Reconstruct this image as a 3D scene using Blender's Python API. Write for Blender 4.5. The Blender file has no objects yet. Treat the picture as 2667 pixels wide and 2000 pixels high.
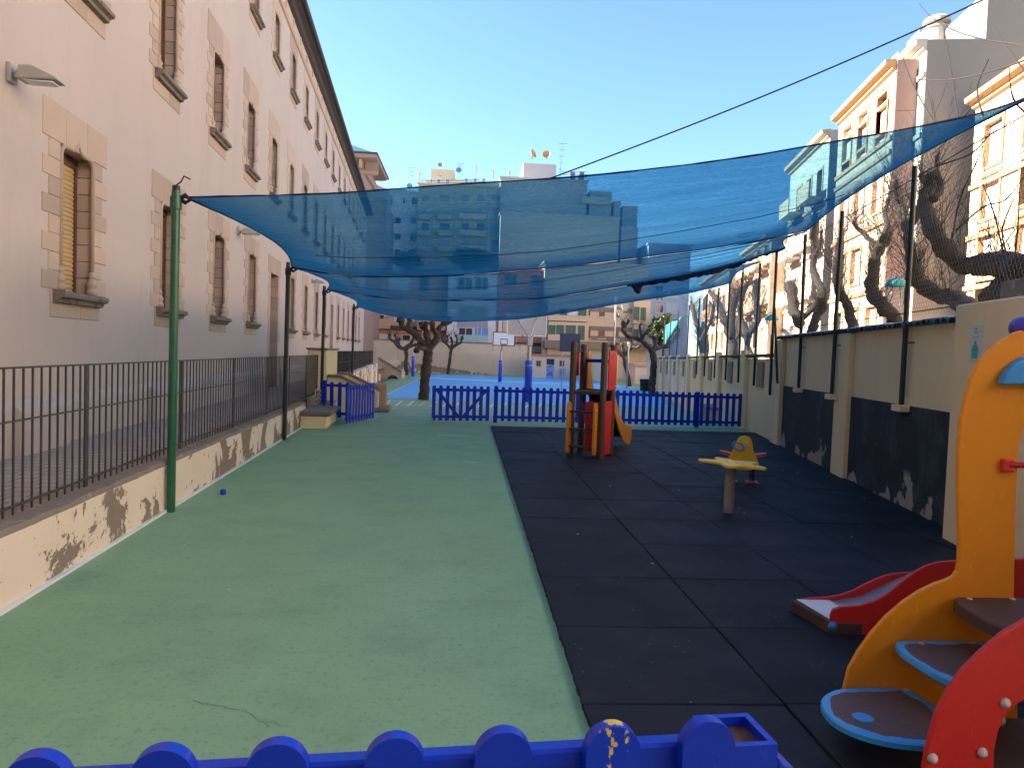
import bpy, math, random
from mathutils import Vector, Matrix, noise
random.seed(7)
sc = bpy.context.scene
col = sc.collection

# ------------------------------------------------------------------ camera
FPX, H, YAW, PITCH, ROLL = 1884.0, 1.73, 0.06435, -0.0425, 0.0351
FW = Vector((math.sin(YAW)*math.cos(PITCH), math.cos(YAW)*math.cos(PITCH), math.sin(PITCH)))
_r0 = Vector((math.cos(YAW), -math.sin(YAW), 0)); _u0 = _r0.cross(FW)
RT = math.cos(ROLL)*_r0 + math.sin(ROLL)*_u0
UP = -math.sin(ROLL)*_r0 + math.cos(ROLL)*_u0
EYE = Vector((0, 0, H))
cd = bpy.data.cameras.new('camera'); cam = bpy.data.objects.new('camera', cd); col.objects.link(cam)
cd.sensor_width = 36; cd.lens = FPX/2667*36; cd.clip_start = 0.05; cd.clip_end = 4000
cam.matrix_world = Matrix(((RT.x, UP.x, -FW.x, 0), (RT.y, UP.y, -FW.y, 0), (RT.z, UP.z, -FW.z, H), (0, 0, 0, 1)))
sc.camera = cam

# ------------------------------------------------------------------ light
SUN_EL, SUN_AZ = math.radians(27), math.radians(16)      # the sun stands to the left, a little ahead, behind the long building
SUND = Vector((-math.cos(SUN_EL)*math.cos(SUN_AZ), math.cos(SUN_EL)*math.sin(SUN_AZ), math.sin(SUN_EL)))
w = bpy.data.worlds.new('World'); sc.world = w; w.use_nodes = True
wn = w.node_tree; sky = wn.nodes.new('ShaderNodeTexSky'); sky.sky_type = 'NISHITA'; sky.sun_disc = False
sky.sun_elevation = SUN_EL; sky.sun_rotation = math.atan2(SUND.x, SUND.y)
sky.altitude = 0; sky.air_density = 1.0; sky.dust_density = 0.2; sky.ozone_density = 5.0
bg = wn.nodes['Background']; wn.links.new(sky.outputs[0], bg.inputs[0]); bg.inputs[1].default_value = 0.06
sl = bpy.data.lights.new('sun', 'SUN'); sl.energy = 5.0; sl.angle = math.radians(0.53); sl.color = (1, 0.93, 0.82)
so = bpy.data.objects.new('sun', sl); col.objects.link(so)
so.rotation_euler = SUND.to_track_quat('Z', 'Y').to_euler()
sc.view_settings.view_transform = 'Standard'; sc.view_settings.look = 'None'
sc.view_settings.exposure = 2.7; sc.view_settings.gamma = 1
sc.cycles.use_denoising = True; sc.cycles.max_bounces = 10; sc.cycles.transparent_max_bounces = 24
sc.cycles.diffuse_bounces = 5

# ------------------------------------------------------------------ pixel -> direction (distance always from a surface)
def ray(x, y): return FW + RT*((x-1333.5)/FPX) + UP*((1000-y)/FPX)
def G(x, y, z=0.0):
    d = ray(x, y); return EYE + d*((z-H)/d.z)
def AY(x, y, Y):
    d = ray(x, y); return EYE + d*(Y/d.y)
def PL(x, y, P, n):
    d = ray(x, y); return EYE + d*((Vector(P)-EYE).dot(Vector(n))/d.dot(Vector(n)))
def RW(x, y, off=0.0): return PL(x, y, (3.78+off*1.0179, 0, 0), (1, -.19, 0))    # right wall plane
def GZ(Y):                                                                       # ground level: yard, then a gentle fall to the ball court
    if Y < 19: return 0.0
    if Y < 30: return -0.42*(Y-19)/11
    return -0.42-0.12*min(1, (Y-30)/26)
def GG(x, y):
    P = G(x, y)
    for _ in range(30): P = G(x, y, GZ(P.y))
    return P

# ------------------------------------------------------------------ mesh helpers
WM = {}
class MB:
    def __init__(s): s.v = []; s.f = []; s.m = []; s.c = 0
    def add(s, vs, fs):
        n = len(s.v); s.v += [tuple(p) for p in vs]
        for q in fs: s.f.append(tuple(i+n for i in q)); s.m.append(s.c)
        return s
    def box(s, x0, x1, y0, y1, z0, z1, M=None):
        vs = [Vector((x, y, z)) for z in (z0, z1) for y in (y0, y1) for x in (x0, x1)]
        if M is not None: vs = [M @ p for p in vs]
        return s.add(vs, [(0, 2, 3, 1), (4, 5, 7, 6), (0, 1, 5, 4), (2, 6, 7, 3), (0, 4, 6, 2), (1, 3, 7, 5)])
    def cbox(s, x0, x1, y0, y1, z0, z1, c=.01):           # box with chamfered edges on all x/y/z edges
        xs, ys, zs = (x0, x1), (y0, y1), (z0, z1); vs = []; idx = {}
        for i in (0, 1):
            for j in (0, 1):
                for k in (0, 1):
                    sx, sy, sz = 1-2*i, 1-2*j, 1-2*k
                    for a in range(3):
                        p = [xs[i]+sx*c, ys[j]+sy*c, zs[k]+sz*c]
                        p[a] = (xs, ys, zs)[a][(i, j, k)[a]]
                        idx[i, j, k, a] = len(vs); vs.append(p)
        fs = []
        for a in range(3):
            b, d = (a+1) % 3, (a+2) % 3
            for e in (0, 1):
                q = []
                for (p1, p2) in ((0, 0), (1, 0), (1, 1), (0, 1)):
                    t = [0, 0, 0]; t[a] = e; t[b] = p1; t[d] = p2; q.append(idx[t[0], t[1], t[2], a])
                fs.append(tuple(q if e else q[::-1]))
            for p1 in (0, 1):
                for p2 in (0, 1):
                    t0 = [0, 0, 0]; t0[b] = p1; t0[d] = p2; t1 = list(t0); t1[a] = 1
                    q = (idx[(*t0, b)], idx[(*t1, b)], idx[(*t1, d)], idx[(*t0, d)])
                    fs.append(q if p1 == p2 else q[::-1])
        for i in (0, 1):
            for j in (0, 1):
                for k in (0, 1):
                    q = (idx[i, j, k, 0], idx[i, j, k, 1], idx[i, j, k, 2])
                    fs.append(q if (i+j+k) % 2 else q[::-1])
        return s.add(vs, fs)
    def tube(s, pts, rad, n=8, cap=True, closed=False):
        pts = [Vector(p) for p in pts]; m = len(pts)
        if not hasattr(rad, '__len__'): rad = [rad]*m
        vs = []; nrm = None
        for i, p in enumerate(pts):
            a = pts[(i-1) % m] if (closed or i) else p; b = pts[(i+1) % m] if (closed or i < m-1) else p
            t = (b-a)
            if t.length < 1e-9: t = Vector((0, 0, 1))
            t.normalize()
            if nrm is None:
                nrm = t.orthogonal().normalized()
            else:
                nrm = (nrm - t*nrm.dot(t))
                nrm = nrm.normalized() if nrm.length > 1e-6 else t.orthogonal().normalized()
            bn = t.cross(nrm)
            for k in range(n):
                an = 2*math.pi*k/n
                vs.append(p + (nrm*math.cos(an)+bn*math.sin(an))*rad[i])
        fs = []
        for i in range(m if closed else m-1):
            j = (i+1) % m
            for k in range(n):
                k2 = (k+1) % n; fs.append((i*n+k, i*n+k2, j*n+k2, j*n+k))
        if cap and not closed:
            fs.append(tuple(range(n-1, -1, -1))); fs.append(tuple((m-1)*n+k for k in range(n)))
        return s.add(vs, fs)
    def prism(s, poly, t0, t1, fn, hole=None):           # poly (u,v) extruded from t0 to t1, fn(u,v,t)->xyz
        n = len(poly)
        vs = [fn(u, v, t0) for u, v in poly]+[fn(u, v, t1) for u, v in poly]
        fs = [(i, (i+1) % n, n+(i+1) % n, n+i) for i in range(n)]
        fs += [tuple(range(n-1, -1, -1)), tuple(range(n, 2*n))]
        return s.add(vs, fs)
    def lathe(s, prof, n=16, c=(0, 0, 0), M=None):
        vs = []; c = Vector(c)
        for r, z in prof:
            for k in range(n):
                a = 2*math.pi*k/n; p = Vector((r*math.cos(a), r*math.sin(a), z))
                if M is not None: p = M @ p
                vs.append(p+c)
        fs = [(i*n+k, i*n+(k+1) % n, (i+1)*n+(k+1) % n, (i+1)*n+k) for i in range(len(prof)-1) for k in range(n)]
        fs += [tuple(range(n-1, -1, -1)), tuple((len(prof)-1)*n+k for k in range(n))]
        return s.add(vs, fs)
    def grid(s, fn, nu, nv):
        vs = [fn(i/nu, j/nv) for j in range(nv+1) for i in range(nu+1)]
        return s.add(vs, [(j*(nu+1)+i, j*(nu+1)+i+1, (j+1)*(nu+1)+i+1, (j+1)*(nu+1)+i) for j in range(nv) for i in range(nu)])
    def mesh(s, name, mats, smooth=False, M=None):
        me = bpy.data.meshes.new(name)
        vs = [tuple(M @ Vector(p)) for p in s.v] if M is not None else s.v
        me.from_pydata(vs, [], s.f)
        for m in (mats if isinstance(mats, (list, tuple)) else [mats]): me.materials.append(m)
        if max(s.m, default=0): me.polygons.foreach_set('material_index', s.m)
        if smooth: me.polygons.foreach_set('use_smooth', [True]*len(me.polygons))
        me.validate(); me.update(); return me
    def build(s, name, mats, parent=None, smooth=False, bev=0, local=False, auto=None, **kw):
        if parent is None:
            xs = [p[0] for p in s.v]; ys = [p[1] for p in s.v]; zs = [p[2] for p in s.v]
            c = Vector(((min(xs)+max(xs))/2, (min(ys)+max(ys))/2, min(zs)))
            o = bpy.data.objects.new(name, s.mesh(name, mats, smooth, Matrix.Translation(-c))); o.location = c; WM[o] = Matrix.Translation(c)
        else:
            o = bpy.data.objects.new(name, s.mesh(name, mats, smooth, None if local else WM[parent].inverted())); o.parent = parent; WM[o] = WM[parent]
        col.objects.link(o)
        if bev:
            b = o.modifiers.new('bevel', 'BEVEL'); b.width = bev; b.segments = 2; b.limit_method = 'ANGLE'
        if auto:
            o.data.polygons.foreach_set('use_smooth', [True]*len(o.data.polygons)); o.data.set_sharp_from_angle(angle=math.radians(auto))
        for k, val in kw.items(): o[k] = val
        return o
def tag(o, label, cat, group=None, kind=None):
    o['label'] = label; o['category'] = cat
    if group: o['group'] = group
    if kind: o['kind'] = kind
    return o
def thing(name, label, cat, loc=(0, 0, 0), rz=0.0, group=None, kind=None):
    o = bpy.data.objects.new(name, None); o.empty_display_size = .2; col.objects.link(o)
    o.location = loc; o.rotation_euler = (0, 0, rz); WM[o] = Matrix.Translation(Vector(loc)) @ Matrix.Rotation(rz, 4, 'Z')
    return tag(o, label, cat, group, kind)
def inst(me, name, M, parent, local=True, **kw):          # another object that shares mesh data
    o = bpy.data.objects.new(name, me); col.objects.link(o)
    if parent is not None:
        o.parent = parent; L = M if local else WM[parent].inverted() @ M; o.matrix_basis = L
        WM[o] = WM[parent] @ L
    else: o.matrix_basis = M; WM[o] = M
    for k, v in kw.items(): o[k] = v
    return o
def T(x=0, y=0, z=0, rz=0.0): return Matrix.Translation((x, y, z)) @ Matrix.Rotation(rz, 4, 'Z')

# ------------------------------------------------------------------ materials
def mk(name):
    m = bpy.data.materials.new(name); m.use_nodes = True; nt = m.node_tree
    return m, nt, nt.nodes['Principled BSDF']
class NT:
    def __init__(s, nt): s.nt = nt; s.pos = None
    def P(s):
        if s.pos is None: s.pos = s.nt.nodes.new('ShaderNodeNewGeometry').outputs['Position']
        return s.pos
    def n(s, typ, **kw):
        x = s.nt.nodes.new(typ)
        for k, v in kw.items(): setattr(x, k, v)
        return x
    def set(s, sock, v):
        if hasattr(v, 'is_linked') or hasattr(v, 'links'): s.nt.links.new(v, sock)
        else: sock.default_value = v
    def noise(s, scale, detail=5, rough=.55, stretch=None, vec=None, dist=0.0):
        t = s.n('ShaderNodeTexNoise'); v = vec or s.P()
        if stretch:
            mp = s.n('ShaderNodeMapping'); s.nt.links.new(v, mp.inputs[0]); mp.inputs['Scale'].default_value = stretch; v = mp.outputs[0]
        s.nt.links.new(v, t.inputs['Vector']); t.inputs['Scale'].default_value = scale; t.inputs['Detail'].default_value = detail
        t.inputs['Roughness'].default_value = rough; t.inputs['Distortion'].default_value = dist
        return t.outputs['Fac']
    def ramp(s, fac, a, b):                                # smooth step a..b -> 0..1
        r = s.n('ShaderNodeMapRange'); r.clamp = True; s.set(r.inputs[0], fac); r.inputs[1].default_value = a; r.inputs[2].default_value = b
        return r.outputs[0]
    def mix(s, fac, a, b, mode='MIX'):
        x = s.n('ShaderNodeMix', data_type='RGBA', blend_type=mode); s.set(x.inputs[0], fac)
        for sock, v in ((x.inputs[6], a), (x.inputs[7], b)):
            s.set(sock, (*v, 1) if isinstance(v, tuple) and len(v) == 3 else v)
        return x.outputs[2]
    def math(s, op, a, b=0.5):
        x = s.n('ShaderNodeMath', operation=op); s.set(x.inputs[0], a); s.set(x.inputs[1], b); return x.outputs[0]
    def sep(s, vec=None):
        x = s.n('ShaderNodeSeparateXYZ'); s.nt.links.new(vec or s.P(), x.inputs[0]); return x.outputs
    def bump(s, h, strength, dist=.02):
        b = s.n('ShaderNodeBump'); b.inputs['Strength'].default_value = strength; b.inputs['Distance'].default_value = dist
        s.nt.links.new(h, b.inputs['Height']); return b.outputs[0]
def sc3(c, k): return tuple(min(1, v*k) for v in c)
def M(name, c, rough=.6, var=.15, scale=3.0, bump=.15, bscale=60, metal=0.0, spec=.5, c2=None, amt=.5, c2scale=8, objvar=0.0, coat=0, wear=0.0):
    m, nt, b = mk(name); N = NT(nt)
    k = N.mix(N.noise(scale, 6), sc3(c, 1-var), sc3(c, 1+var))
    k = N.mix(N.math('MULTIPLY', N.noise(scale*9, 3), .5), k, sc3(c, 1-var*.8))
    if c2: k = N.mix(N.ramp(N.noise(c2scale, 7, .62), amt, amt+.07), k, c2)
    if wear:
        k = N.mix(N.math('MULTIPLY', N.ramp(N.noise(34, 8, .75, stretch=(1, 1, .35)), .60, .68), wear), k, tuple(min(1, v*1.3+.10) for v in c))
        k = N.mix(N.math('MULTIPLY', N.ramp(N.noise(5, 8, .75), .52, .72), wear*.7), k, sc3(c, .55))
        k = N.mix(N.math('MULTIPLY', N.ramp(N.noise(90, 3, .6), .70, .74), wear), k, (.12, .10, .09))
    if objvar:
        oi = N.n('ShaderNodeObjectInfo'); hv = N.n('ShaderNodeHueSaturation'); nt.links.new(k, hv.inputs['Color'])
        N.set(hv.inputs['Value'], N.math('ADD', N.math('MULTIPLY', oi.outputs['Random'], 2*objvar), 1-objvar)); k = hv.outputs[0]
    nt.links.new(k, b.inputs['Base Color'])
    b.inputs['Metallic'].default_value = metal; b.inputs['Specular IOR Level'].default_value = spec
    if coat: b.inputs['Coat Weight'].default_value = coat
    N.set(b.inputs['Roughness'], N.math('ADD', N.math('MULTIPLY', N.noise(scale*4, 4), .25), rough-.12))
    if bump: nt.links.new(N.bump(N.noise(bscale, 4), bump, .01), b.inputs['Normal'])
    return m
mt = {}
def m_floor(name, c, dark, spots=True):
    m, nt, b = mk(name); N = NT(nt)
    k = N.mix(N.noise(.35, 4), sc3(c, .78), sc3(c, 1.16))
    k = N.mix(N.math('MULTIPLY', N.ramp(N.noise(1.6, 8, .7), .48, .75), .6), k, dark)
    k = N.mix(N.math('MULTIPLY', N.ramp(N.noise(.9, 8, .75, stretch=(.35, 1.6, 1)), .56, .7), .4), k, dark)
    k = N.mix(N.math('MULTIPLY', N.ramp(N.noise(14, 6, .7), .58, .68), .5), k, sc3(dark, .75))
    k = N.mix(N.math('MULTIPLY', N.ramp(N.noise(55, 2), .7, .74), .35), k, sc3(dark, .6))
    k = N.mix(N.math('MULTIPLY', N.ramp(N.noise(260, 2), .35, .7), .16), k, sc3(c, .55))
    k = N.mix(N.math('MULTIPLY', N.ramp(N.noise(420, 2), .5, .8), .5), k, sc3(c, 1.35))
    k = N.mix(N.math('MULTIPLY', N.ramp(N.noise(31, 5, .7), .56, .66), .5), k, sc3(dark, .7))
    k = N.mix(N.math('MULTIPLY', N.ramp(N.noise(3.2, 8, .75, stretch=(2.6, .5, 1), dist=.4), .6, .68), .3), k, sc3(c, 1.25))
    k = N.mix(N.math('MULTIPLY', N.ramp(N.noise(95, 1), .74, .76), .6), k, (.55, .55, .5))
    nt.links.new(k, b.inputs['Base Color'])
    N.set(b.inputs['Roughness'], N.math('ADD', N.math('MULTIPLY', N.noise(1.2, 5), .3), .42))
    b.inputs['Specular IOR Level'].default_value = .35
    nt.links.new(N.bump(N.noise(190, 3), .25, .004), b.inputs['Normal'])
    return m
mt['green'] = m_floor('green_coating', (.245, .43, .235), (.125, .24, .15))
mt['blue'] = m_floor('blue_coating', (.13, .45, .82), (.09, .34, .70))
mt['asphalt'] = M('asphalt', (.12, .12, .12), .9, .2, .5, .3, 120)
def m_rubber():
    m, nt, b = mk('rubber'); N = NT(nt); c = (.011, .012, .019)
    k = N.mix(N.noise(1.1, 6, .65), sc3(c, .6), sc3(c, 1.6))
    k = N.mix(N.math('MULTIPLY', N.ramp(N.noise(2.3, 7, .7), .52, .72), .5), k, (.018, .013, .016))
    k = N.mix(N.math('MULTIPLY', N.ramp(N.noise(.8, 5, .7), .5, .75), .6), k, (.04, .047, .068))
    k = N.mix(N.math('MULTIPLY', N.ramp(N.noise(420, 2), .55, .75), .5), k, (.04, .043, .058))
    v = N.n('ShaderNodeTexVoronoi'); v.inputs['Scale'].default_value = 17; v.inputs['Randomness'].default_value = 1
    mp = N.n('ShaderNodeMapping'); nt.links.new(N.P(), mp.inputs[0]); mp.inputs['Rotation'].default_value = (0, 0, .5); mp.inputs['Scale'].default_value = (1.5, .8, 1)
    nt.links.new(mp.outputs[0], v.inputs['Vector'])
    fl = N.math('MULTIPLY', N.ramp(v.outputs['Distance'], .11, .04), N.ramp(N.noise(7, 3), .5, .6))
    k = N.mix(N.math('MULTIPLY', fl, .8), k, (.42, .40, .38))
    oi = N.n('ShaderNodeObjectInfo'); hv = N.n('ShaderNodeHueSaturation'); nt.links.new(k, hv.inputs['Color'])
    N.set(hv.inputs['Value'], N.math('ADD', N.math('MULTIPLY', oi.outputs['Random'], .35), .82))
    nt.links.new(hv.outputs[0], b.inputs['Base Color'])
    N.set(b.inputs['Roughness'], N.math('ADD', N.math('MULTIPLY', N.noise(1.7, 5), .3), .5)); b.inputs['Specular IOR Level'].default_value = .22
    nt.links.new(N.bump(N.noise(230, 2), .5, .006), b.inputs['Normal'])
    return m
mt['rubber'] = m_rubber()
def m_plaster(name, c, var=.06, streak=.25, stain=(.2, .19, .18), bump=.25):
    m, nt, b = mk(name); N = NT(nt)
    k = N.mix(N.noise(.45, 6, .6), sc3(c, 1-var), sc3(c, 1+var))
    k = N.mix(N.math('MULTIPLY', N.ramp(N.noise(1.1, 7, .7, stretch=(1, 1, .22)), .52, .8), streak), k, sc3(c, .7))
    k = N.mix(N.math('MULTIPLY', N.ramp(N.noise(5, 6, .7), .6, .75), .22), k, sc3(c, .8))
    k = N.mix(N.math('MULTIPLY', N.ramp(N.noise(40, 3), .64, .72), .14), k, stain)
    nt.links.new(k, b.inputs['Base Color']); b.inputs['Roughness'].default_value = .92; b.inputs['Specular IOR Level'].default_value = .2
    nt.links.new(N.bump(N.noise(55, 5, .7), bump, .008), b.inputs['Normal'])
    return m
mt['facade'] = m_plaster('pale_stucco', (.53, .435, .375), .09, .42)
mt['cream'] = m_plaster('cream_render', (.88, .68, .41), .08, .35, (.25, .2, .15))
mt['palecream'] = m_plaster('pale_cream_render', (.66, .54, .42), .08, .35, (.25, .2, .15))
mt['stone'] = M('sandstone', (.47, .345, .26), .85, .12, 2.5, .25, 50, objvar=.13)
mt['sillstone'] = M('weathered_sill', (.21, .165, .13), .9, .3, 4, .4, 40, c2=(.08, .07, .06), amt=.55, c2scale=9)
mt['plinth'] = M('plinth_stone', (.50, .43, .385), .88, .14, 1.7, .3, 45, objvar=.07)
mt['shutter'] = M('sunlit_blind', (.50, .34, .17), .5, .08, 3, .03)  # warm yellow of sunlight on the nearest blinds, put into their colour
mt['brownwood'] = M('brown_joinery', (.12, .055, .035), .55, .2, 6, .1)
mt['brownblind'] = M('brown_blind', (.16, .085, .055), .55, .15, 5, .05); mt['tanblind'] = M('tan_blind', (.34, .24, .15), .55, .15, 5, .05)
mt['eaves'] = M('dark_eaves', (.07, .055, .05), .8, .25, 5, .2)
mt['roof'] = M('roof_tile', (.20, .12, .09), .85, .3, 6, .3)
mt['greenroof'] = M('green_glazed_roof', (.04, .12, .10), .4, .3, 6, .2)
def m_flaked():
    m, nt, b = mk('flaked_plaster'); N = NT(nt); c = (.80, .645, .51)
    k = N.mix(N.noise(1.2, 6), sc3(c, .88), sc3(c, 1.08)); z = N.sep()[2]; y = N.sep()[1]
    # more render lost low down and further along the wall
    d = N.math('ADD', N.noise(1.15, 9, .66, dist=.6), N.math('MULTIPLY', N.ramp(z, .3, 0), .06))
    d = N.math('ADD', d, N.math('MULTIPLY', N.ramp(y, 6.5, 12), .055))
    fl = N.ramp(d, .565, .58)
    f2 = N.ramp(N.noise(7, 6, .6), .635, .65)
    fl = N.math('MAXIMUM', fl, f2)
    k = N.mix(fl, k, N.mix(N.noise(6, 5), (.22, .155, .115), (.33, .25, .195)))
    nt.links.new(k, b.inputs['Base Color']); b.inputs['Roughness'].default_value = .93; b.inputs['Specular IOR Level'].default_value = .2
    h = N.math('SUBTRACT', N.math('MULTIPLY', N.noise(40, 5), .35), fl)
    nt.links.new(N.bump(h, .55, .012), b.inputs['Normal']); return m
mt['flaked'] = m_flaked()
mt['concrete'] = M('worn_concrete', (.24, .19, .15), .92, .25, 2.5, .4, 40, c2=(.36, .30, .24), amt=.58)
def m_paving():
    m, nt, b = mk('small_pavers'); N = NT(nt)
    t = N.n('ShaderNodeTexBrick'); t.offset = .5
    nt.links.new(N.P(), t.inputs['Vector']); t.inputs['Scale'].default_value = 1
    t.inputs['Brick Width'].default_value = .2; t.inputs['Row Height'].default_value = .2; t.inputs['Mortar Size'].default_value = .008
    t.inputs['Color1'].default_value = (.42, .34, .28, 1); t.inputs['Color2'].default_value = (.36, .29, .245, 1); t.inputs['Mortar'].default_value = (.12, .10, .09, 1)
    k = N.mix(N.math('MULTIPLY', N.ramp(N.noise(1.5, 6), .45, .75), .4), t.outputs['Color'], (.25, .2, .17))
    nt.links.new(k, b.inputs['Base Color']); b.inputs['Roughness'].default_value = .85
    nt.links.new(N.bump(N.math('ADD', N.math('MULTIPLY', t.outputs['Fac'], -1), N.math('MULTIPLY', N.noise(50), .2)), .5, .01), b.inputs['Normal']); return m
mt['paving'] = m_paving()
mt['iron'] = M('dark_iron', (.055, .046, .042), .5, .3, 8, .15, 80, spec=.4, c2=(.10, .06, .045), amt=.6)
mt['greenpaint'] = M('green_pole_paint', (.018, .11, .05), .32, .3, 5, .12, 60, c2=(.05, .045, .03), amt=.62, c2scale=11)
mt['darkpole'] = M('dark_green_pole', (.013, .022, .02), .45, .3, 5, .1, 60)
mt['bluepaint'] = M('blue_paint', (.002, .028, .47), .36, .10, 4, .12, 45, spec=.4, wear=.4)
def m_bluechip():
    m, nt, b = mk('chipped_blue_paint'); N = NT(nt)
    k = N.mix(N.noise(4, 5), (.002, .026, .43), (.003, .032, .51))
    ch = N.ramp(N.noise(21, 6, .55, stretch=(1, 1, .55)), .595, .607)
    k = N.mix(ch, k, (.62, .44, .06))
    nt.links.new(k, b.inputs['Base Color']); b.inputs['Roughness'].default_value = .34; b.inputs['Specular IOR Level'].default_value = .4
    nt.links.new(N.bump(N.math('SUBTRACT', N.math('MULTIPLY', N.noise(45), .2), ch), .25, .003), b.inputs['Normal']); return m
mt['bluechip'] = m_bluechip()
mt['yellow'] = M('yellow_panel', (.78, .27, .008), .45, .06, 3, .06, 90, spec=.4, wear=.4)
mt['duckyellow'] = M('bird_yellow', (.95, .52, .015), .45, .06, 3, .06, 90)
mt['yelloworange'] = M('amber_panel', (.72, .26, .012), .42, .08, 4, .06, 90, wear=.4)
mt['lemon'] = M('lemon_panel', (.90, .60, .06), .5, .08, 6, .06, wear=.4)
mt['red'] = M('red_panel', (.62, .022, .018), .42, .08, 4, .06, 90, wear=.4)
mt['pink'] = M('pink_plastic', (.65, .07, .10), .45, .12, 8, .05)
mt['skyblue'] = M('sky_blue_panel', (.035, .30, .68), .42, .08, 5, .06)
mt['navyblue'] = M('mid_blue_panel', (.03, .07, .30), .45, .1, 5, .06)
mt['purple'] = M('violet_ball', (.05, .04, .38), .35, .1, 5, .03)
def m_step():
    m, nt, b = mk('worn_step'); N = NT(nt)
    at = N.n('ShaderNodeAttribute', attribute_name='wear'); at.attribute_type = 'GEOMETRY'
    d = N.math('ADD', at.outputs['Fac'], N.math('MULTIPLY', N.math('SUBTRACT', N.noise(9, 6), .5), .7))
    wv = N.ramp(d, .47, .52)
    br = N.mix(N.noise(30, 4, stretch=(1, 3, 1)), (.07, .038, .034), (.16, .105, .095))
    nt.links.new(N.mix(wv, (.04, .32, .70), br), b.inputs['Base Color'])
    N.set(b.inputs['Roughness'], N.math('ADD', N.math('MULTIPLY', wv, .3), .4))
    nt.links.new(N.bump(N.math('SUBTRACT', N.math('MULTIPLY', N.noise(60), .3), wv), .3, .004), b.inputs['Normal']); return m
mt['step'] = m_step()
mt['darkply'] = M('dark_plywood', (.075, .04, .03), .6, .3, 14, .25, 60)
mt['wood'] = M('brown_timber', (.095, .042, .024), .6, .3, 7, .25, 40)
mt['bluegreywood'] = M('grey_timber', (.24, .20, .18), .8, .25, 7, .3, 40)
mt['steel'] = M('galvanised', (.42, .42, .42), .4, .15, 8, .08, 60, metal=.75)
mt['white'] = M('white_plastic', (.78, .78, .76), .5, .05, 5, .05)
mt['bolt'] = M('bolt_cap', (.55, .5, .45), .5, .2, 20, .1)
mt['postgrey'] = M('stained_post', (.27, .235, .19), .6, .3, 6, .2, 50)
mt['black'] = M('black_plastic', (.018, .018, .02), .5, .2, 5, .1)
mt['coping'] = M('glazed_coping_tile', (.035, .085, .15), .28, .35, 4, .2, 40, objvar=.25, coat=.4)
mt['bark'] = M('bark', (.055, .036, .03), .95, .4, 5, .9, 22, c2=(.10, .072, .06), amt=.56, c2scale=6)
mt['barkdark'] = M('dark_bark', (.022, .016, .014), .95, .4, 4, 1.0, 18, c2=(.042, .034, .028), amt=.58, c2scale=7)
mt['twig'] = M('twig_bark', (.022, .013, .011), .9, .3, 10, 0)
mt['pad'] = M('blue_vinyl_pad', (.006, .055, .52), .3, .1, 4, .35, 9)
mt['court_line'] = M('line_paint_white', (.62, .66, .66), .7, .15, 6, .1)
mt['court_yellow'] = M('line_paint_yellow', (.62, .52, .14), .7, .15, 6, .1)
def m_board():
    m, nt, b = mk('chalk_wall'); N = NT(nt); z = N.sep()[2]
    k = N.mix(N.noise(1.2, 6), (.012, .014, .018), (.028, .032, .042))
    k = N.mix(N.math('MULTIPLY', N.ramp(N.noise(2.2, 7, .65, stretch=(1, 1, .6)), .5, .75), .5), k, (.10, .13, .16))
    k = N.mix(N.math('MULTIPLY', N.ramp(N.noise(16, 5, stretch=(1, 1, .3)), .6, .75), .2), k, (.25, .28, .3))
    lo = N.math('MULTIPLY', N.ramp(z, .42, .05), .15)
    fl = N.ramp(N.math('ADD', N.noise(2.1, 6, .5), lo), .655, .67)
    fl = N.math('MULTIPLY', fl, N.ramp(z, .5, .40))
    k = N.mix(fl, k, (.36, .31, .24))
    nt.links.new(k, b.inputs['Base Color']); b.inputs['Roughness'].default_value = .75
    nt.links.new(N.bump(N.noise(60, 4), .2, .006), b.inputs['Normal']); return m
mt['chalk'] = m_board()
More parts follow.
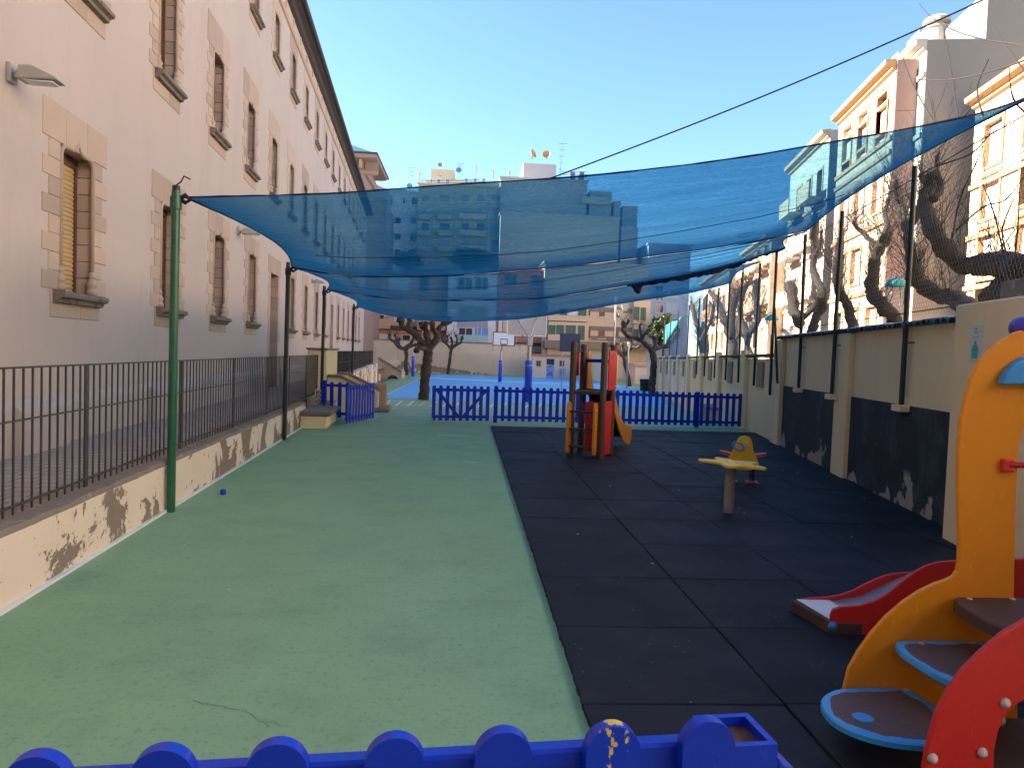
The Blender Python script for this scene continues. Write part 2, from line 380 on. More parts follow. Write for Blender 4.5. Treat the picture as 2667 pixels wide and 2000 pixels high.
def m_sail():
    m, nt, b = mk('shade_cloth'); N = NT(nt); nt.nodes.remove(b)
    out = nt.nodes['Material Output']
    tr = N.n('ShaderNodeBsdfTransparent'); tr.inputs[0].default_value = (.33, .66, .76, 1)
    tl = N.n('ShaderNodeBsdfTranslucent'); df = N.n('ShaderNodeBsdfDiffuse')
    fold = N.n('ShaderNodeAttribute', attribute_name='fold'); fold.attribute_type = 'GEOMETRY'
    st = N.noise(2.6, 8, .72, stretch=(.10, 1.9, 1), dist=.3)
    c = N.mix(N.ramp(st, .3, .7), (.005, .085, .20), (.022, .215, .42))
    nt.links.new(c, tl.inputs[0]); nt.links.new(c, df.inputs[0])
    bp = N.bump(N.math('ADD', N.noise(5, 6, .6, stretch=(.15, 3, 1)), N.math('MULTIPLY', N.noise(22, 4, .7), .35)), .9, .06); nt.links.new(bp, tl.inputs['Normal']); nt.links.new(bp, df.inputs['Normal'])
    m1 = N.n('ShaderNodeMixShader'); m1.inputs[0].default_value = .30; nt.links.new(tl.outputs[0], m1.inputs[1]); nt.links.new(df.outputs[0], m1.inputs[2])
    m2 = N.n('ShaderNodeMixShader')
    lw = N.n('ShaderNodeLayerWeight'); lw.inputs[0].default_value = .5      # a knitted mesh closes up when seen at a slant
    den = N.math('ADD', N.math('MULTIPLY', N.ramp(st, .25, .75), .26), N.math('ADD', N.math('MULTIPLY', lw.outputs['Facing'], .52), .13))
    den = N.math('ADD', den, N.math('MULTIPLY', fold.outputs['Fac'], N.math('ADD', N.math('MULTIPLY', N.noise(3, 6, .7, stretch=(.2, 2.5, 1)), .5), .08)))
    wv = N.math('ADD', N.math('MULTIPLY', N.math('SUBTRACT', N.noise(70, 3, .8), .5), .95), N.math('MULTIPLY', N.math('SUBTRACT', N.noise(24, 5, .75, stretch=(.5, 1.6, 1)), .5), .7))
    x = N.n('ShaderNodeClamp'); N.set(x.inputs[0], N.math('ADD', den, wv)); x.inputs[2].default_value = .97
    nt.links.new(x.outputs[0], m2.inputs[0])
    nt.links.new(tr.outputs[0], m2.inputs[1]); nt.links.new(m1.outputs[0], m2.inputs[2]); nt.links.new(m2.outputs[0], out.inputs[0]); return m
mt['sail'] = m_sail()
mt['hem'] = M('navy_hem', (.008, .012, .05), .7, .2, 6, .2)
def m_net():
    m, nt, b = mk('blue_green_netting'); N = NT(nt); out = nt.nodes['Material Output']
    b.inputs['Base Color'].default_value = (.05, .27, .33, 1); b.inputs['Roughness'].default_value = .8
    tr = N.n('ShaderNodeBsdfTransparent'); mx = N.n('ShaderNodeMixShader')
    N.set(mx.inputs[0], N.math('ADD', N.math('MULTIPLY', N.ramp(N.noise(.35, 5), .3, .65), .5), .12))
    nt.links.new(tr.outputs[0], mx.inputs[1]); nt.links.new(b.outputs[0], mx.inputs[2]); nt.links.new(mx.outputs[0], out.inputs[0]); return m
mt['net'] = m_net()
mt['wire'] = M('net_wire', (.035, .032, .028), .5, .2, 6, 0)
mt['glass'] = M('window_glass', (.035, .05, .065), .08, .2, .5, 0, spec=.8)
mt['teal'] = M('teal_lamp_enamel', (.02, .23, .24), .35, .15, 5, .05)
mt['rope'] = M('dark_rope', (.04, .04, .05), .8, .2, 10, .2)
mt['lamp'] = M('lamp_housing', (.40, .37, .30), .5, .1, 6, .05)
mt['ground'] = M('street_ground', (.22, .20, .18), .9, .2, .3, .2)
def plain(key, c, rough=.85, var=.08, scale=.6, bump=.15): mt[key] = M(key, c, rough, var, scale, bump, 25); return mt[key]

# ================================================================== GROUND
def XL(Y): return -2.60-.0545*Y
def XR(Y): return 3.78+.19*Y
YS = [-60, 0, 4, 8, 12, 16, 19, 22, 25, 28, 30, 36, 44, 56, 66, 82]
mb = MB()
rows = [-1500, *YS, 300, 1800]
mb.add([(x, y, GZ(y)-.03) for y in rows for x in (-1500, -60, -20, 0, 20, 60, 1500)],
       [(j*7+i, j*7+i+1, j*7+i+8, j*7+i+7) for j in range(len(rows)-1) for i in range(6)])
mb.build('ground', mt['ground'], kind='structure')
def strip(name, m, xl, xr, ys, dz, parent=None, nx=6, **kw):
    mb = MB(); mb.add([(xl(y)+(xr(y)-xl(y))*i/nx, y, GZ(y)+dz) for y in ys for i in range(nx+1)],
        [(j*(nx+1)+i, j*(nx+1)+i+1, (j+1)*(nx+1)+i+1, (j+1)*(nx+1)+i) for j in range(len(ys)-1) for i in range(nx)])
    return mb.build(name, m, parent, **kw)
yard = strip('playground_surface', mt['green'], lambda y: XL(y)-.1, lambda y: XR(y)+.1, [-1]+YS[1:15]+[76], 0, kind='structure')
rnd_c = random.Random(77)
def quadpath(pts, wdt, dz, lift=0.0):
    mb = MB()
    for a, b in zip(pts, pts[1:]):
        a = Vector((a[0], a[1], 0)); b = Vector((b[0], b[1], 0)); t = (b-a).normalized(); q = Vector((-t.y, t.x, 0))*wdt/2
        n = max(1, int((b-a).length/2))
        for i in range(n):
            p0, p1 = a.lerp(b, i/n), a.lerp(b, (i+1)/n)
            mb.add([(v.x, v.y, GZ(v.y)+dz) for v in (p0-q, p0+q, p1+q, p1-q)], [(0, 3, 2, 1)])
    return mb
ct = strip('blue_ball_court', mt['blue'], lambda y: -3.75, lambda y: min(XR(y)-.6, 12.4), [31.6, 36, 44, 56, 62, 69], .004, kind='structure')
NL, FL = (-3.7, 31.7), (-3.7, 68.9)
for pts, k in (([NL, FL], 'court_line'), ([NL, (9.0, 31.7)], 'court_line')):
    quadpath(pts, .07, .008).build('painted_line', mt[k], ct)
arc = [(2.9+3.2*math.cos(a*.16), 31.8+4.2*math.sin(a*.16)) for a in range(0, 21)]
quadpath(arc, .07, .008).build('painted_line', mt['court_yellow'], ct)
arc = [(-3.6+2.6*math.sin(a*.13), 34.2-1.9*math.cos(a*.13)) for a in range(0, 13)]
quadpath(arc, .07, .008).build('painted_line', mt['court_line'], ct)
for i in range(15):
    a = GG(1000+i*30.5, 1056+i*.6); b = GG(1017+i*30.2, 1043+i*.6)
    quadpath([(a.x, a.y), (b.x, b.y)], .09, .004).build('painted_dash', mt['court_yellow' if i % 4 == 3 else 'court_line'], yard)
crk = M('crack_dirt', (.09, .14, .09), .95, .2, 9, 0)
for px_ in ([(1040, 1571), (1110, 1569), (1180, 1565), (1260, 1566), (1330, 1565), (1385, 1567)], [(500, 1822), (530, 1834), (560, 1836), (595, 1845), (640, 1849), (655, 1862), (668, 1872), (690, 1883), (700, 1893)], [(690, 1883), (712, 1882), (735, 1892)], [(505, 1700), (530, 1712), (560, 1716)]):
    P = [G(x, y) for x, y in px_]; q = []
    for a_, b_ in zip(P, P[1:]):
        for k in range(5):
            p = a_.lerp(b_, k/5); q.append((p.x+rnd_c.uniform(-.006, .006), p.y+rnd_c.uniform(-.006, .006)))
    q.append((P[-1].x, P[-1].y)); quadpath(q, .003, .003).build('crack', crk, yard)
for _ in range(26):
    y = rnd_c.uniform(2.2, 13); x = rnd_c.uniform(XL(y)+.1, XR(y)-.3); z = .042 if x > .66 else .003; r_ = rnd_c.uniform(.006, .016)
    mb = MB(); n_ = 5; mb.prism([(x+r_*rnd_c.uniform(.5, 1.2)*math.cos(k*6.28/n_), y+r_*rnd_c.uniform(.5, 1.2)*math.sin(k*6.28/n_)) for k in range(n_)], z, z+.004, lambda u, v, t: Vector((u, v, t)))
    mb.build('litter_scrap', mt['bolt'], yard)
for pts in ([(-.55, 14.9), (.15, 14.75)], [(.0, 11.3), (.22, 11.27)]):
    quadpath(pts, .05, .004).build('scuff_mark', mt['court_line'], yard)

# rubber tiles, one metre square, cut along the ragged left edge, the far edge and the wall
def clip(poly, f):
    out = []
    for a, b in zip(poly, poly[1:]+poly[:1]):
        fa, fb = f(a), f(b)
        if fa <= 0: out.append(a)
        if fa*fb < 0: t = fa/(fa-fb); out.append((a[0]+(b[0]-a[0])*t, a[1]+(b[1]-a[1])*t))
    return out
fl = thing('rubber_flooring', 'dark navy rubber safety tiles laid beside the green floor', 'rubber floor', (3, 9, 0), kind='structure')
rnd = random.Random(3)
for j in range(16):
    for i in range(7):
        x0, y0 = .637+i, 1.433+j; g = .003+rnd.random()*.0025
        X0, X1, Y0, Y1 = x0+g, x0+1-g, y0+g, y0+1-g
        if i == 0:
            pts = []
            for k in range(25):
                yy = Y1-(Y1-Y0)*k/24; pts.append((X0-.015+rnd.uniform(-.005, .005), yy))
            poly = pts+[(X1, Y0), (X1, Y1)]
        else: poly = [(X0, Y1), (X0, Y0), (X1, Y0), (X1, Y1)]
        poly = clip(poly, lambda p: p[0]-(XR(p[1])-.03)); poly = clip(poly, lambda p: p[1]-(16.67+.028*p[0])) if poly else poly
        if len(poly) < 3: continue
        h = .036+rnd.uniform(-.003, .003); tx, ty = rnd.uniform(-.0035, .0035), rnd.uniform(-.0035, .0035)
        cx, cy = sum(p[0] for p in poly)/len(poly), sum(p[1] for p in poly)/len(poly)
        mb = MB(); n = len(poly); e = .006
        ins = [(p[0]+(cx-p[0])*e*2, p[1]+(cy-p[1])*e*2) for p in poly]
        zt = lambda p: h+tx*(p[0]-cx)+ty*(p[1]-cy)
        mb.add([(p[0], p[1], .0) for p in poly]+[(p[0], p[1], zt(p)-.005) for p in poly]+[(p[0], p[1], zt(p)) for p in ins],
               [(a, (a+1) % n, n+(a+1) % n, n+a) for a in range(n)]+[(n+a, n+(a+1) % n, 2*n+(a+1) % n, 2*n+a) for a in range(n)]+[tuple(range(2*n, 3*n))])
        mb.build('rubber_tile', mt['rubber'], fl)

# ================================================================== LEFT: raised walk, kerb wall, railing
tk = math.atan(.0545)
KO = (-2.60, 0, 0)
kw_ = thing('retaining_wall', 'low cream retaining wall with flaking plaster under the dark iron railing', 'wall', KO, tk)
# local frame: y along the wall, x to the yard
mb = MB(); ny = 60
for i in range(ny):
    y0, y1 = .5+15.6*i/ny, .5+15.6*(i+1)/ny
    mb.add([(0, y0, -.02), (0, y1, -.02), (0, y1, .47), (0, y0, .47)], [(0, 1, 2, 3)])
mb.box(-.30, -.001, .5, 16.1, -.02, .47)
mb.build('wall_face', mt['flaked'], kw_, local=True)
mb = MB(); rnd = random.Random(5)
n = 90; pr = []
for i in range(n+1):
    y = .5+15.6*i/n; e = .002+rnd.uniform(0, .012); pr += [(e, y, .47), (e-.012, y, .512+rnd.uniform(-.008, .008)), (-.31, y, .515), (-.31, y, .47)]
mb.add(pr, [(4*i+a, 4*i+4+a, 4*i+4+(a+1) % 4, 4*i+(a+1) % 4) for i in range(n) for a in range(4)]+[(0, 1, 2, 3), (4*n+3, 4*n+2, 4*n+1, 4*n)])
mb.build('coping', mt['concrete'], kw_, local=True)
mb = MB(); mb.box(0, .035, .5, 16.1, 0, .02); mb.build('skirting_line', mt['white'], kw_, local=True)
# raised paved walk
strip2 = MB()
strip2.add([(x, y, z) for y in (-2, 18.5, 62) for x, z in ((-2.60-.0545*y-.29, .44), (-4.31-.07*y+.02, .44))], [(0, 2, 3, 1), (2, 4, 5, 3)])
strip2.build('raised_walk_paving', mt['paving'], kind='structure')

def railing(label, y0, y1, zb, zt, posts, sp=.118, r=.006, zb2=None):
    t = thing('iron_railing', label, 'railing', (KO[0], 0, 0), tk)
    X = -.15; zb2 = zb2 if zb2 is not None else zb
    bar = MB(); bar.box(-r, r, -r, r, 0, 1); me = bar.mesh('bar', mt['iron'])
    pm = MB(); pm.box(-.008, .008, -.028, .028, 0, 1); pme = pm.mesh('post', mt['iron'])
    y = y0; n = 0
    while y < y1:
        if all(abs(y-p) > .045 for p in posts):
            b = zb+(zb2-zb)*(y-y0)/(y1-y0)
            inst(me, 'bar', T(X, y, b) @ Matrix.Diagonal((1, 1, zt-b, 1)) @ Matrix.Rotation(rnd.uniform(-.004, .004), 4, 'X'), t); n += 1
        y += sp
    for p in posts:
        b = zb+(zb2-zb)*(p-y0)/(y1-y0); inst(pme, 'post', T(X, p, b-.03) @ Matrix.Diagonal((1, 1, zt-b+.03, 1)), t)
    f0 = lambda z0, z1: [z0, z1]
    for k, z in (('top_rail', zt), ('bottom_rail', None), ('middle_rail', zt-.36)):
        mb = MB()
        a, b = (z, z) if z else (zb+.06, zb2+.06)
        th = .006 if k != 'middle_rail' else .004
        mb.add([(X+dx, yy, zz+dz) for yy, zz in ((y0, a), (y1, b)) for dx, dz in ((-.016, -th), (.016, -th), (.016, th), (-.016, th))],
               [(0, 1, 5, 4), (1, 2, 6, 5), (2, 3, 7, 6), (3, 0, 4, 7), (0, 3, 2, 1), (4, 5, 6, 7)])
        mb.build(k, mt['iron'], t, local=True)
    return t
railing('dark iron railing on the flaking low wall nearest the camera', 2.0, 18.75, .52, 1.515, [1.6, 3.85, 6.12, 8.45, 10.66, 12.87, 14.95, 17.0, 18.74])
railing('dark iron railing further off, beyond the cream pillar', 21.5, 37.7, .80, 1.60, [21.52, 24, 26.5, 29, 31.5, 34, 36.5, 37.7], sp=.12, r=.009, zb2=.98)

pl = thing('gate_pillar', 'plain cream pillar between the two dark iron railings', 'pillar', (KO[0], 0, 0), tk)
mb = MB(); mb.cbox(-.42, .05, 18.85, 20.0, -.05, 1.64, .012); mb.build('shaft', mt['cream'], pl, local=True)
mb = MB(); mb.cbox(-.40, .03, 20.02, 21.3, -.1, 1.64, .012); mb.build('shaft', mt['cream'], pl, local=True)
mb = MB(); mb.cbox(-.45, .08, 18.8, 21.35, 1.64, 1.69, .01); mb.build('cap', mt['concrete'], pl, local=True)
# peeling white wall under the far railing
mb = MB(); mb.add([(x, y, z) for x in (.0, -.3) for y, z in ((21.35, -.2), (39.2, -.6), (39.2, .95), (21.35, .79))], [(0, 1, 2, 3), (4, 7, 6, 5), (3, 2, 6, 7), (0, 3, 7, 4), (1, 5, 6, 2)])
Mk = Matrix.Translation(KO) @ Matrix.Rotation(tk, 4, 'Z')
fw_ = thing('far_retaining_wall', 'whitish peeling retaining wall under the farther iron railing', 'wall', KO, tk)
mb.build('wall_face', mt['flaked'], fw_, local=True)
for y in (24.5, 27.6, 30.7, 33.8, 36.9):
    mb = MB(); mb.cbox(.001, .12, y-.2, y+.2, -.6, .62, .02); mb.build('buttress', mt['cream'], fw_, local=True)

# stair down from the walk: two sloping cream parapets with brown caps
st = thing('stair', 'small cream stair with sloping capped parapets behind the blue gate', 'stair', (KO[0]+.25, 18, 0), tk)
for k, (y0, y1) in enumerate(((18.95, 19.2), (20.9, 21.15))):
    x0, x1 = .08, 1.25
    mb = MB(); P = [(x0, -.15), (x1, -.15), (x1, .52), (x0+.3, .95), (x0, .95)]
    L = Mk
    mb.prism(P, y0, y1, lambda u, v, t: L @ Vector((u, t, v))); mb.build('parapet', mt['cream'], st)
    mb = MB(); mb.prism([(x1+.03, .522), (x1+.03, .582), (x0+.32, 1.012), (x0, 1.012), (x0, .952), (x0+.3, .952)], y0-.04, y1+.04, lambda u, v, t: L @ Vector((u, t, v)))
    mb.build('parapet_cap', mt['concrete'], st)
for i in range(4):
    mb = MB(); mb.box(.08, 1.2-i*.28, 19.22, 20.88, -.1+.14*i, .04+.14*i, Mk); mb.build('tread', mt['concrete'], st)

# low cream bench block with grey slab, slatted bench, bin
P0 = G(777, 1116); P1 = G(823, 1116); P2 = G(845, 1091)
bl = thing('masonry_seat', 'low cream block seat topped with a thick grey slab beside the blue fence', 'seat', (P0.x, P0.y, 0), tk)
mb = MB(); mb.cbox(.03, .56, .02, 1.7, 0, .27, .01); mb.build('block', mt['cream'], bl, local=True)
mb = MB(); mb.cbox(-.01, .66, -.03, 1.76, .272, .36, .018); mb.build('slab', M('grey_slab', (.19, .155, .145), .8, .15, 4, .2), bl, local=True)
bn = thing('slatted_bench', 'old grey slatted bench with pale metal frame against the kerb wall', 'bench', (P0.x-.12, P0.y+2.0, 0), tk)
for i in range(3):
    mb = MB(); mb.cbox(.06, .09, 0, 1.1, .40+i*.1, .47+i*.1, .008); mb.build('back_slat', mt['bluegreywood'], bn, local=True)
for i in range(3):
    mb = MB(); mb.cbox(.10+i*.11, .19+i*.11, 0, 1.1, .36, .385, .006); mb.build('seat_slat', mt['bluegreywood'], bn, local=True)
for y in (.08, 1.02):
    mb = MB(); mb.tube([(.04, y, 0), (.04, y, .7), (.1, y, .73)], .014, 8); mb.tube([(.42, y, 0), (.42, y, .34), (.05, y, .34)], .014, 8); mb.build('frame', mt['white'], bn, local=True, smooth=True)
B = G(830, 1072)
bi = thing('litter_bin', 'black plastic litter bin beside the left end of the blue fence', 'bin', (B.x-.1, B.y, 0))
mb = MB(); mb.lathe([(.19, .14), (.20, .18), (.235, .82), (.24, .84), (.215, .845), (.20, .80), (.19, .3), (.0, .28)], 20, (0, 0, 0)); mb.build('bucket', mt['black'], bi, local=True, auto=40)
mb = MB(); mb.lathe([(.24, .845), (.245, .87), (.2, .90), (.06, .92), (.0, .92)], 20); mb.build('lid', mt['black'], bi, local=True, auto=40)
for a in (-.1, .1):
    mb = MB(); mb.box(a-.02, a+.02, -.02, .02, 0, .16); mb.build('leg', mt['postgrey'], bi, local=True)

# ================================================================== LONG BUILDING ON THE LEFT
tf = math.atan(.07)
LB = thing('long_school_building', 'long three-storey pale stucco building with stone-framed windows on the left', 'building', (-4.31, 0, 0), tf)
LEN, ZC = 61.0, 12.2
cf = math.cos(tf)
F1 = [6.3, 9.60, 13.06, 16.26, 19.47, 25.7, 28.8, 31.9, 34.9, 40.8, 43.8, 46.8, 49.8, 52.8, 55.8]
D1 = [22.55, 37.85]
F2 = [6.55, 9.7, 12.85, 16.0, 19.05]+[22.1+3.02*i for i in range(12)]
F3 = [13.1, 16.15, 19.25]+[22.15+2.93*i for i in range(13)]
holes = [(c-.45, c+.45, 2.30, 4.06) for c in F1]+[(c-.6, c+.6, .44, 3.86) for c in D1]
holes += [(c-.45, c+.45, 6.13, 7.78) for c in F2]+[(c-.42, c+.42, 10.12, 11.38) for c in F3]
mb = MB()
def wallgrid(mb, y0, y1, z0, z1, holes, x=0):
    ys = sorted({y0, y1, *[v for h in holes for v in h[:2]]}); zs = sorted({z0, z1, *[v for h in holes for v in h[2:]]})
    for a, b in zip(ys, ys[1:]):
        run = None
        for c, d in zip(zs, zs[1:]):
            ym, zm = (a+b)/2, (c+d)/2
            inside = any(h[0] < ym < h[1] and h[2] < zm < h[3] for h in holes)
            if inside:
                if run: mb.add([(x, a, run[0]), (x, b, run[0]), (x, b, run[1]), (x, a, run[1])], [(0, 1, 2, 3)]); run = None
            else: run = (run[0] if run else c, d)
        if run: mb.add([(x, a, run[0]), (x, b, run[0]), (x, b, run[1]), (x, a, run[1])], [(0, 1, 2, 3)])
wallgrid(mb, -6, LEN, -.6, ZC+.55, holes)
mb.add([(x, y, z) for x in (0, -12) for y in (-6, LEN) for z in (-.6, ZC+.55)], [(0, 1, 5, 4), (2, 6, 7, 3), (4, 5, 7, 6)])
mb.add([(x, y, ZC+.55) for x in (-.001, -12) for y in (-6, LEN)], [(0, 1, 3, 2)])
mb.build('wall', mt['facade'], LB, local=True)
# string course, frieze, eaves
mb = MB(); mb.prism([(.002, 11.86), (.06, 11.88), (.10, 11.95), (.10, 12.0), (.05, 12.04), (.002, 12.06)], -6, LEN, lambda u, v, t: Vector((u, t, v))); mb.build('string_course', mt['stone'], LB, local=True)
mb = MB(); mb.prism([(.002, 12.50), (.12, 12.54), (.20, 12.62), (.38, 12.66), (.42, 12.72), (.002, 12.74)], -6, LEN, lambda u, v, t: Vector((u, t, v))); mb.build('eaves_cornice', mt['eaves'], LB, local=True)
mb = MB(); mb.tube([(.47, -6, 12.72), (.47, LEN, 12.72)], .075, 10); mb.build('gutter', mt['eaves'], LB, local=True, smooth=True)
mb = MB(); mb.prism([(.50, 12.745), (.50, 12.80), (-6, 14.6), (-12.4, 12.80), (-12.4, 12.745)], -6.3, LEN+.3, lambda u, v, t: Vector((u, t, v))); mb.build('roof', mt['roof'], LB, local=True)
for i in range(38):
    mb = MB(); y = 6+i*1.45; mb.cbox(.002, .03, y, y+.1, 12.08, 12.49, .004); mb.build('frieze_block', mt['stone'], LB, local=True)
# plinth of stone slabs
rnd = random.Random(11); y = 2.0
while y < LEN:
    l = rnd.choice((1.1, 1.5, 1.9, 2.3)); d = .075
    if not any(abs(y+l/2-c) < l/2+.55 for c in D1):
        mb = MB(); mb.prism([(.001, .40), (d, .40), (d, .93), (d-.02, .98), (.015, 1.03), (.001, 1.03)], y+.005, y+l-.005, lambda u, v, t: Vector((u, t, v)))
        mb.build('plinth_slab', mt['plinth'], LB, local=True)
    y += l
for yy in (8.0, 12.0, 13.1):
    mb = MB(); mb.prism([(.076, .40), (.17, .40), (.17, .90), (.14, .96), (.076, .99)], yy, yy+1.1, lambda u, v, t: Vector((u, t, v))); mb.build('plinth_buttress', mt['plinth'], LB, local=True, bev=.012)

# stone-framed windows: meshes made once per storey, shared
def ogee(w2, z1, top, r=.13, tip=.11, n=6):
    """half outline from jamb bottom to the ogee tip (y,z)"""
    pts = [(w2, z1), (w2, top-r)]
    pts += [(w2-r+r*math.cos(a*math.pi/2/n), top-r+r*math.sin(a*math.pi/2/n)) for a in range(1, n+1)]
    pts += [(.16, top+.004), (.10, top+.018), (.05, top+.05), (.015, top+tip*.8), (0, top+tip)]
    return pts
def window_meshes(w, z0, z1, hs, lint, apron, longs, first_long=True):
    """quoins etc. as separate meshes; local origin at the opening's bottom centre"""
    h = z1-z0; w2 = w/2; out = []
    n = hs; qh = h/n; P = .012; dep = -.26
    for s in (-1, 1):
        for i in range(n):
            L = longs[(i+(0 if first_long else 1)) % 2]; e = .0035
            mb = MB(); a, b = (w2, w2+L) if s > 0 else (-w2-L, -w2)
            mb.cbox(dep, P, a, b, i*qh+e, (i+1)*qh-e, .006); out.append(('quoin', mb))
    W = w2+longs[0]; ts = [-W, -W*.36, W*.30, W]
    for a, b in zip(ts, ts[1:]):
        mb = MB(); mb.cbox(dep, P, a+.0035, b-.0035, h+.0035, h+lint, .006); out.append(('lintel_stone', mb))
    if apron:
        for a, b in ((-w2-.22, .1), (.1, w2+.22)):
            mb = MB(); mb.cbox(-.1, P, a+.0035, b-.0035, -apron, -.002, .006); out.append(('apron_stone', mb))
    # ogee hood: flat tympanum bits beside the roll moulding plus the moulding itself
    o = ogee(w2-.012, .22, h-.01)
    path = [(.0, y, z) for y, z in o]+[(.0, -y, z) for y, z in o[::-1][1:]]
    mb = MB(); mb.tube([(P-.006, y, z) for _, y, z in path], .03, 8, True)
    for s in (-1, 1):
        c = (P-.012, s*(w2-.012), 0)
        mb.lathe([(.075, .0), (.075, .06), (.055, .075), (.06, .10), (.075, .13), (.06, .16), (.042, .19), (.038, .225), (.05, .235), (.05, .25), (.036, .26), (.036, .30)], 10, c)
    out.append(('roll_moulding', mb))
    # spandrels closing the corners above the curve
    mb = MB()
    for s in (-1, 1):
        pts = [(s*y, z) for y, z in o[2:]]; top = h+.002
        pol = pts+[(0, top), (s*w2, top), (s*w2, o[2][1])]
        if s < 0: pol = pol[::-1]
        if o[-1][1] < top: mb.prism(pol, -.05, P-.02, lambda u, v, t: Vector((t, u, v)))
    if mb.v: out.append(('spandrel', mb))
    mb = MB(); mb.prism([(-.25, .0), (.03, .0), (.14, -.02), (.155, -.05), (.15, -.085), (.09, -.105), (.08, -.15), (.012, -.16), (-.25, -.16)], -w2-.17, w2+.17, lambda u, v, t: Vector((u, t, v)))
    out.append(('sill', mb))
    return out
def shutter_mesh(w, h, slat=.058):
    mb = MB(); pr = []; n = int(h/slat)
    for i in range(n):
        z = i*slat; pr += [(-.225, z), (-.212, z+slat*.3), (-.212, z+slat*.7), (-.225, z+slat*.97)]
    vs = [(x, y, z) for x, z in pr for y in (-w/2+.05, w/2-.05)]
    mb.add(vs, [(2*i, 2*i+1, 2*i+3, 2*i+2) for i in range(len(pr)-1)]); return mb
def frame_mesh(w, h):
    mb = MB()
    for a, b, c, d in ((-w/2, -w/2+.05, 0, h), (w/2-.05, w/2, 0, h), (-w/2+.05, w/2-.05, h-.12, h)): mb.box(-.255, -.19, a, b, c, d)
    mb.box(-.34, -.2605, -w/2, w/2, 0, h); return mb
def window_set(name, centres, zb, meshes, w, h, kinds, near):
    me = [(k, m.mesh(k, mt['sillstone'] if k == 'sill' else mt['stone'], k == 'roll_moulding')) for k, m in meshes]
    allm = MB()
    for k, m in meshes:
        if k != 'sill': allm.add(m.v, m.f)
    am = allm.mesh('stone_surround', mt['stone'])
    fr = frame_mesh(w, h).mesh('window_frame', mt['brownwood']); sh = shutter_mesh(w, h).mesh('shutter', mt['shutter'])
    bw = shutter_mesh(w, h, .058).mesh('shutter', mt['brownblind']); sh2 = shutter_mesh(w, h, .058).mesh('shutter', mt['tanblind']); rw = random.Random(len(centres)+int(zb*3))
    gp = MB(); gp.box(-.255, -.245, -w/2+.05, w/2-.05, .02, h-.12); gp.box(-.244, -.225, -.03, .03, .02, h-.12); gp.c = 1; gl = gp.mesh('pane', [mt['glass']])
    for i, c in enumerate(centres):
        wo = inst(fr, 'window', T(0, c, zb), LB)
        f_ = 1.0 if kinds(i) else rw.choice((1, 1, .85, .6, .45, .3))
        inst(gl, 'pane', Matrix(), wo)
        inst(sh if kinds(i) else (bw if rw.random() < .7 else sh2), 'shutter', Matrix.Translation((0, 0, h*(1-f_)*.97)) @ Matrix.Diagonal((1, 1, f_, 1)), wo)
        if c < near:
            for k, m in me: inst(m, k, Matrix(), wo)
        else:
            inst(am, 'stone_surround', Matrix(), wo, kind='stuff'); inst([m for k, m in me if k == 'sill'][0], 'sill', Matrix(), wo)
window_set('ground', F1, 2.30, window_meshes(.90, 2.30, 4.06, 8, .44, .33, (.42, .27)), .90, 1.76, lambda i: i < 2, 24)
window_set('first', F2, 6.13, window_meshes(.90, 6.13, 7.78, 8, .62, .36, (.40, .27)), .90, 1.65, lambda i: False, 23)
window_set('second', F3, 10.12, window_meshes(.84, 10.12, 11.38, 6, .46, .33, (.36, .24)), .84, 1.26, lambda i: False, 20)
# doors
dm = window_meshes(1.2, .44, 3.86, 10, .5, 0, (.36, .24))
dmesh = [(k, m.mesh(k, mt['stone'], k == 'roll_moulding')) for k, m in dm if k in ('quoin', 'lintel_stone')]
dl = MB(); dl.box(-.33, -.27, -.6, .6, 0, 3.42); dlm = dl.mesh('door', mt['brownwood'])
dp = MB()
for a, b in ((-.52, -.06), (.06, .52)):
    for c, d in ((.15, 1.0), (1.12, 2.3), (2.42, 3.3)): dp.box(-.27, -.255, a, b, c, d)
dpm = dp.mesh('door_panels', mt['brownwood'])
for c in D1:
    d = inst(dlm, 'door', T(0, c, .44), LB); inst(dpm, 'door_panels', Matrix(), d)
    for k, m in dmesh: inst(m, k, Matrix(), d)
# unseen wing added behind the viewer to block sky light from that side
wg = thing('added_rear_wing', 'plain stucco wing added unseen behind the viewer to shade the yard', 'building', (0, -9, 0))
mb = MB(); mb.box(-14, 9, -17, -9, -.5, 9.5); mb.build('wall', mt['facade'], wg)
mb = MB(); mb.box(-14.3, 9.3, -17.3, -8.6, 9.501, 9.8); mb.build('roof_slab', mt['eaves'], wg)
for x in (-7.5, -4.5, -1.5, 1.5, 4.5):
    for z in (1.2, 5.2):
        mb = MB(); mb.box(x-.6, x+.6, -8.999, -8.96, z, z+2); mb.build('window', mt['brownwood'], wg)
# wall lamps
def wall_lamp(s, z, label):
    L = WM[LB] @ T(0, s, z)
    t = thing('wall_lamp', label, 'lamp', tuple(L.translation), tf, 'lamps on the long building')
    mb = MB(); mb.cbox(.0, .05, -.07, .07, -.10, .10, .008); mb.build('bracket', mt['lamp'], t, local=True)
    mb = MB(); mb.tube([(.05, 0, -.02), (.12, 0, 0)], .035, 8); mb.build('arm', mt['lamp'], t, local=True)
    mb = MB(); mb.prism([(.10, -.05), (.14, .07), (.26, .075), (.50, -.03), (.52, -.06), (.10, -.07)], -.11, .11, lambda u, v, q: Vector((u, q, v))); mb.build('housing', mt['lamp'], t, local=True, bev=.02)
    mb = MB(); mb.box(.18, .46, -.08, .08, -.082, -.071); mb.build('lens', mt['white'], t, local=True)
wall_lamp(8.05, 4.47, 'beige floodlight on the pale facade above the nearest window')
wall_lamp(17.9, 4.42, 'small wall floodlight just under the edge of the blue sail')
wall_lamp(30.4, 4.40, 'small wall floodlight further along the pale facade')

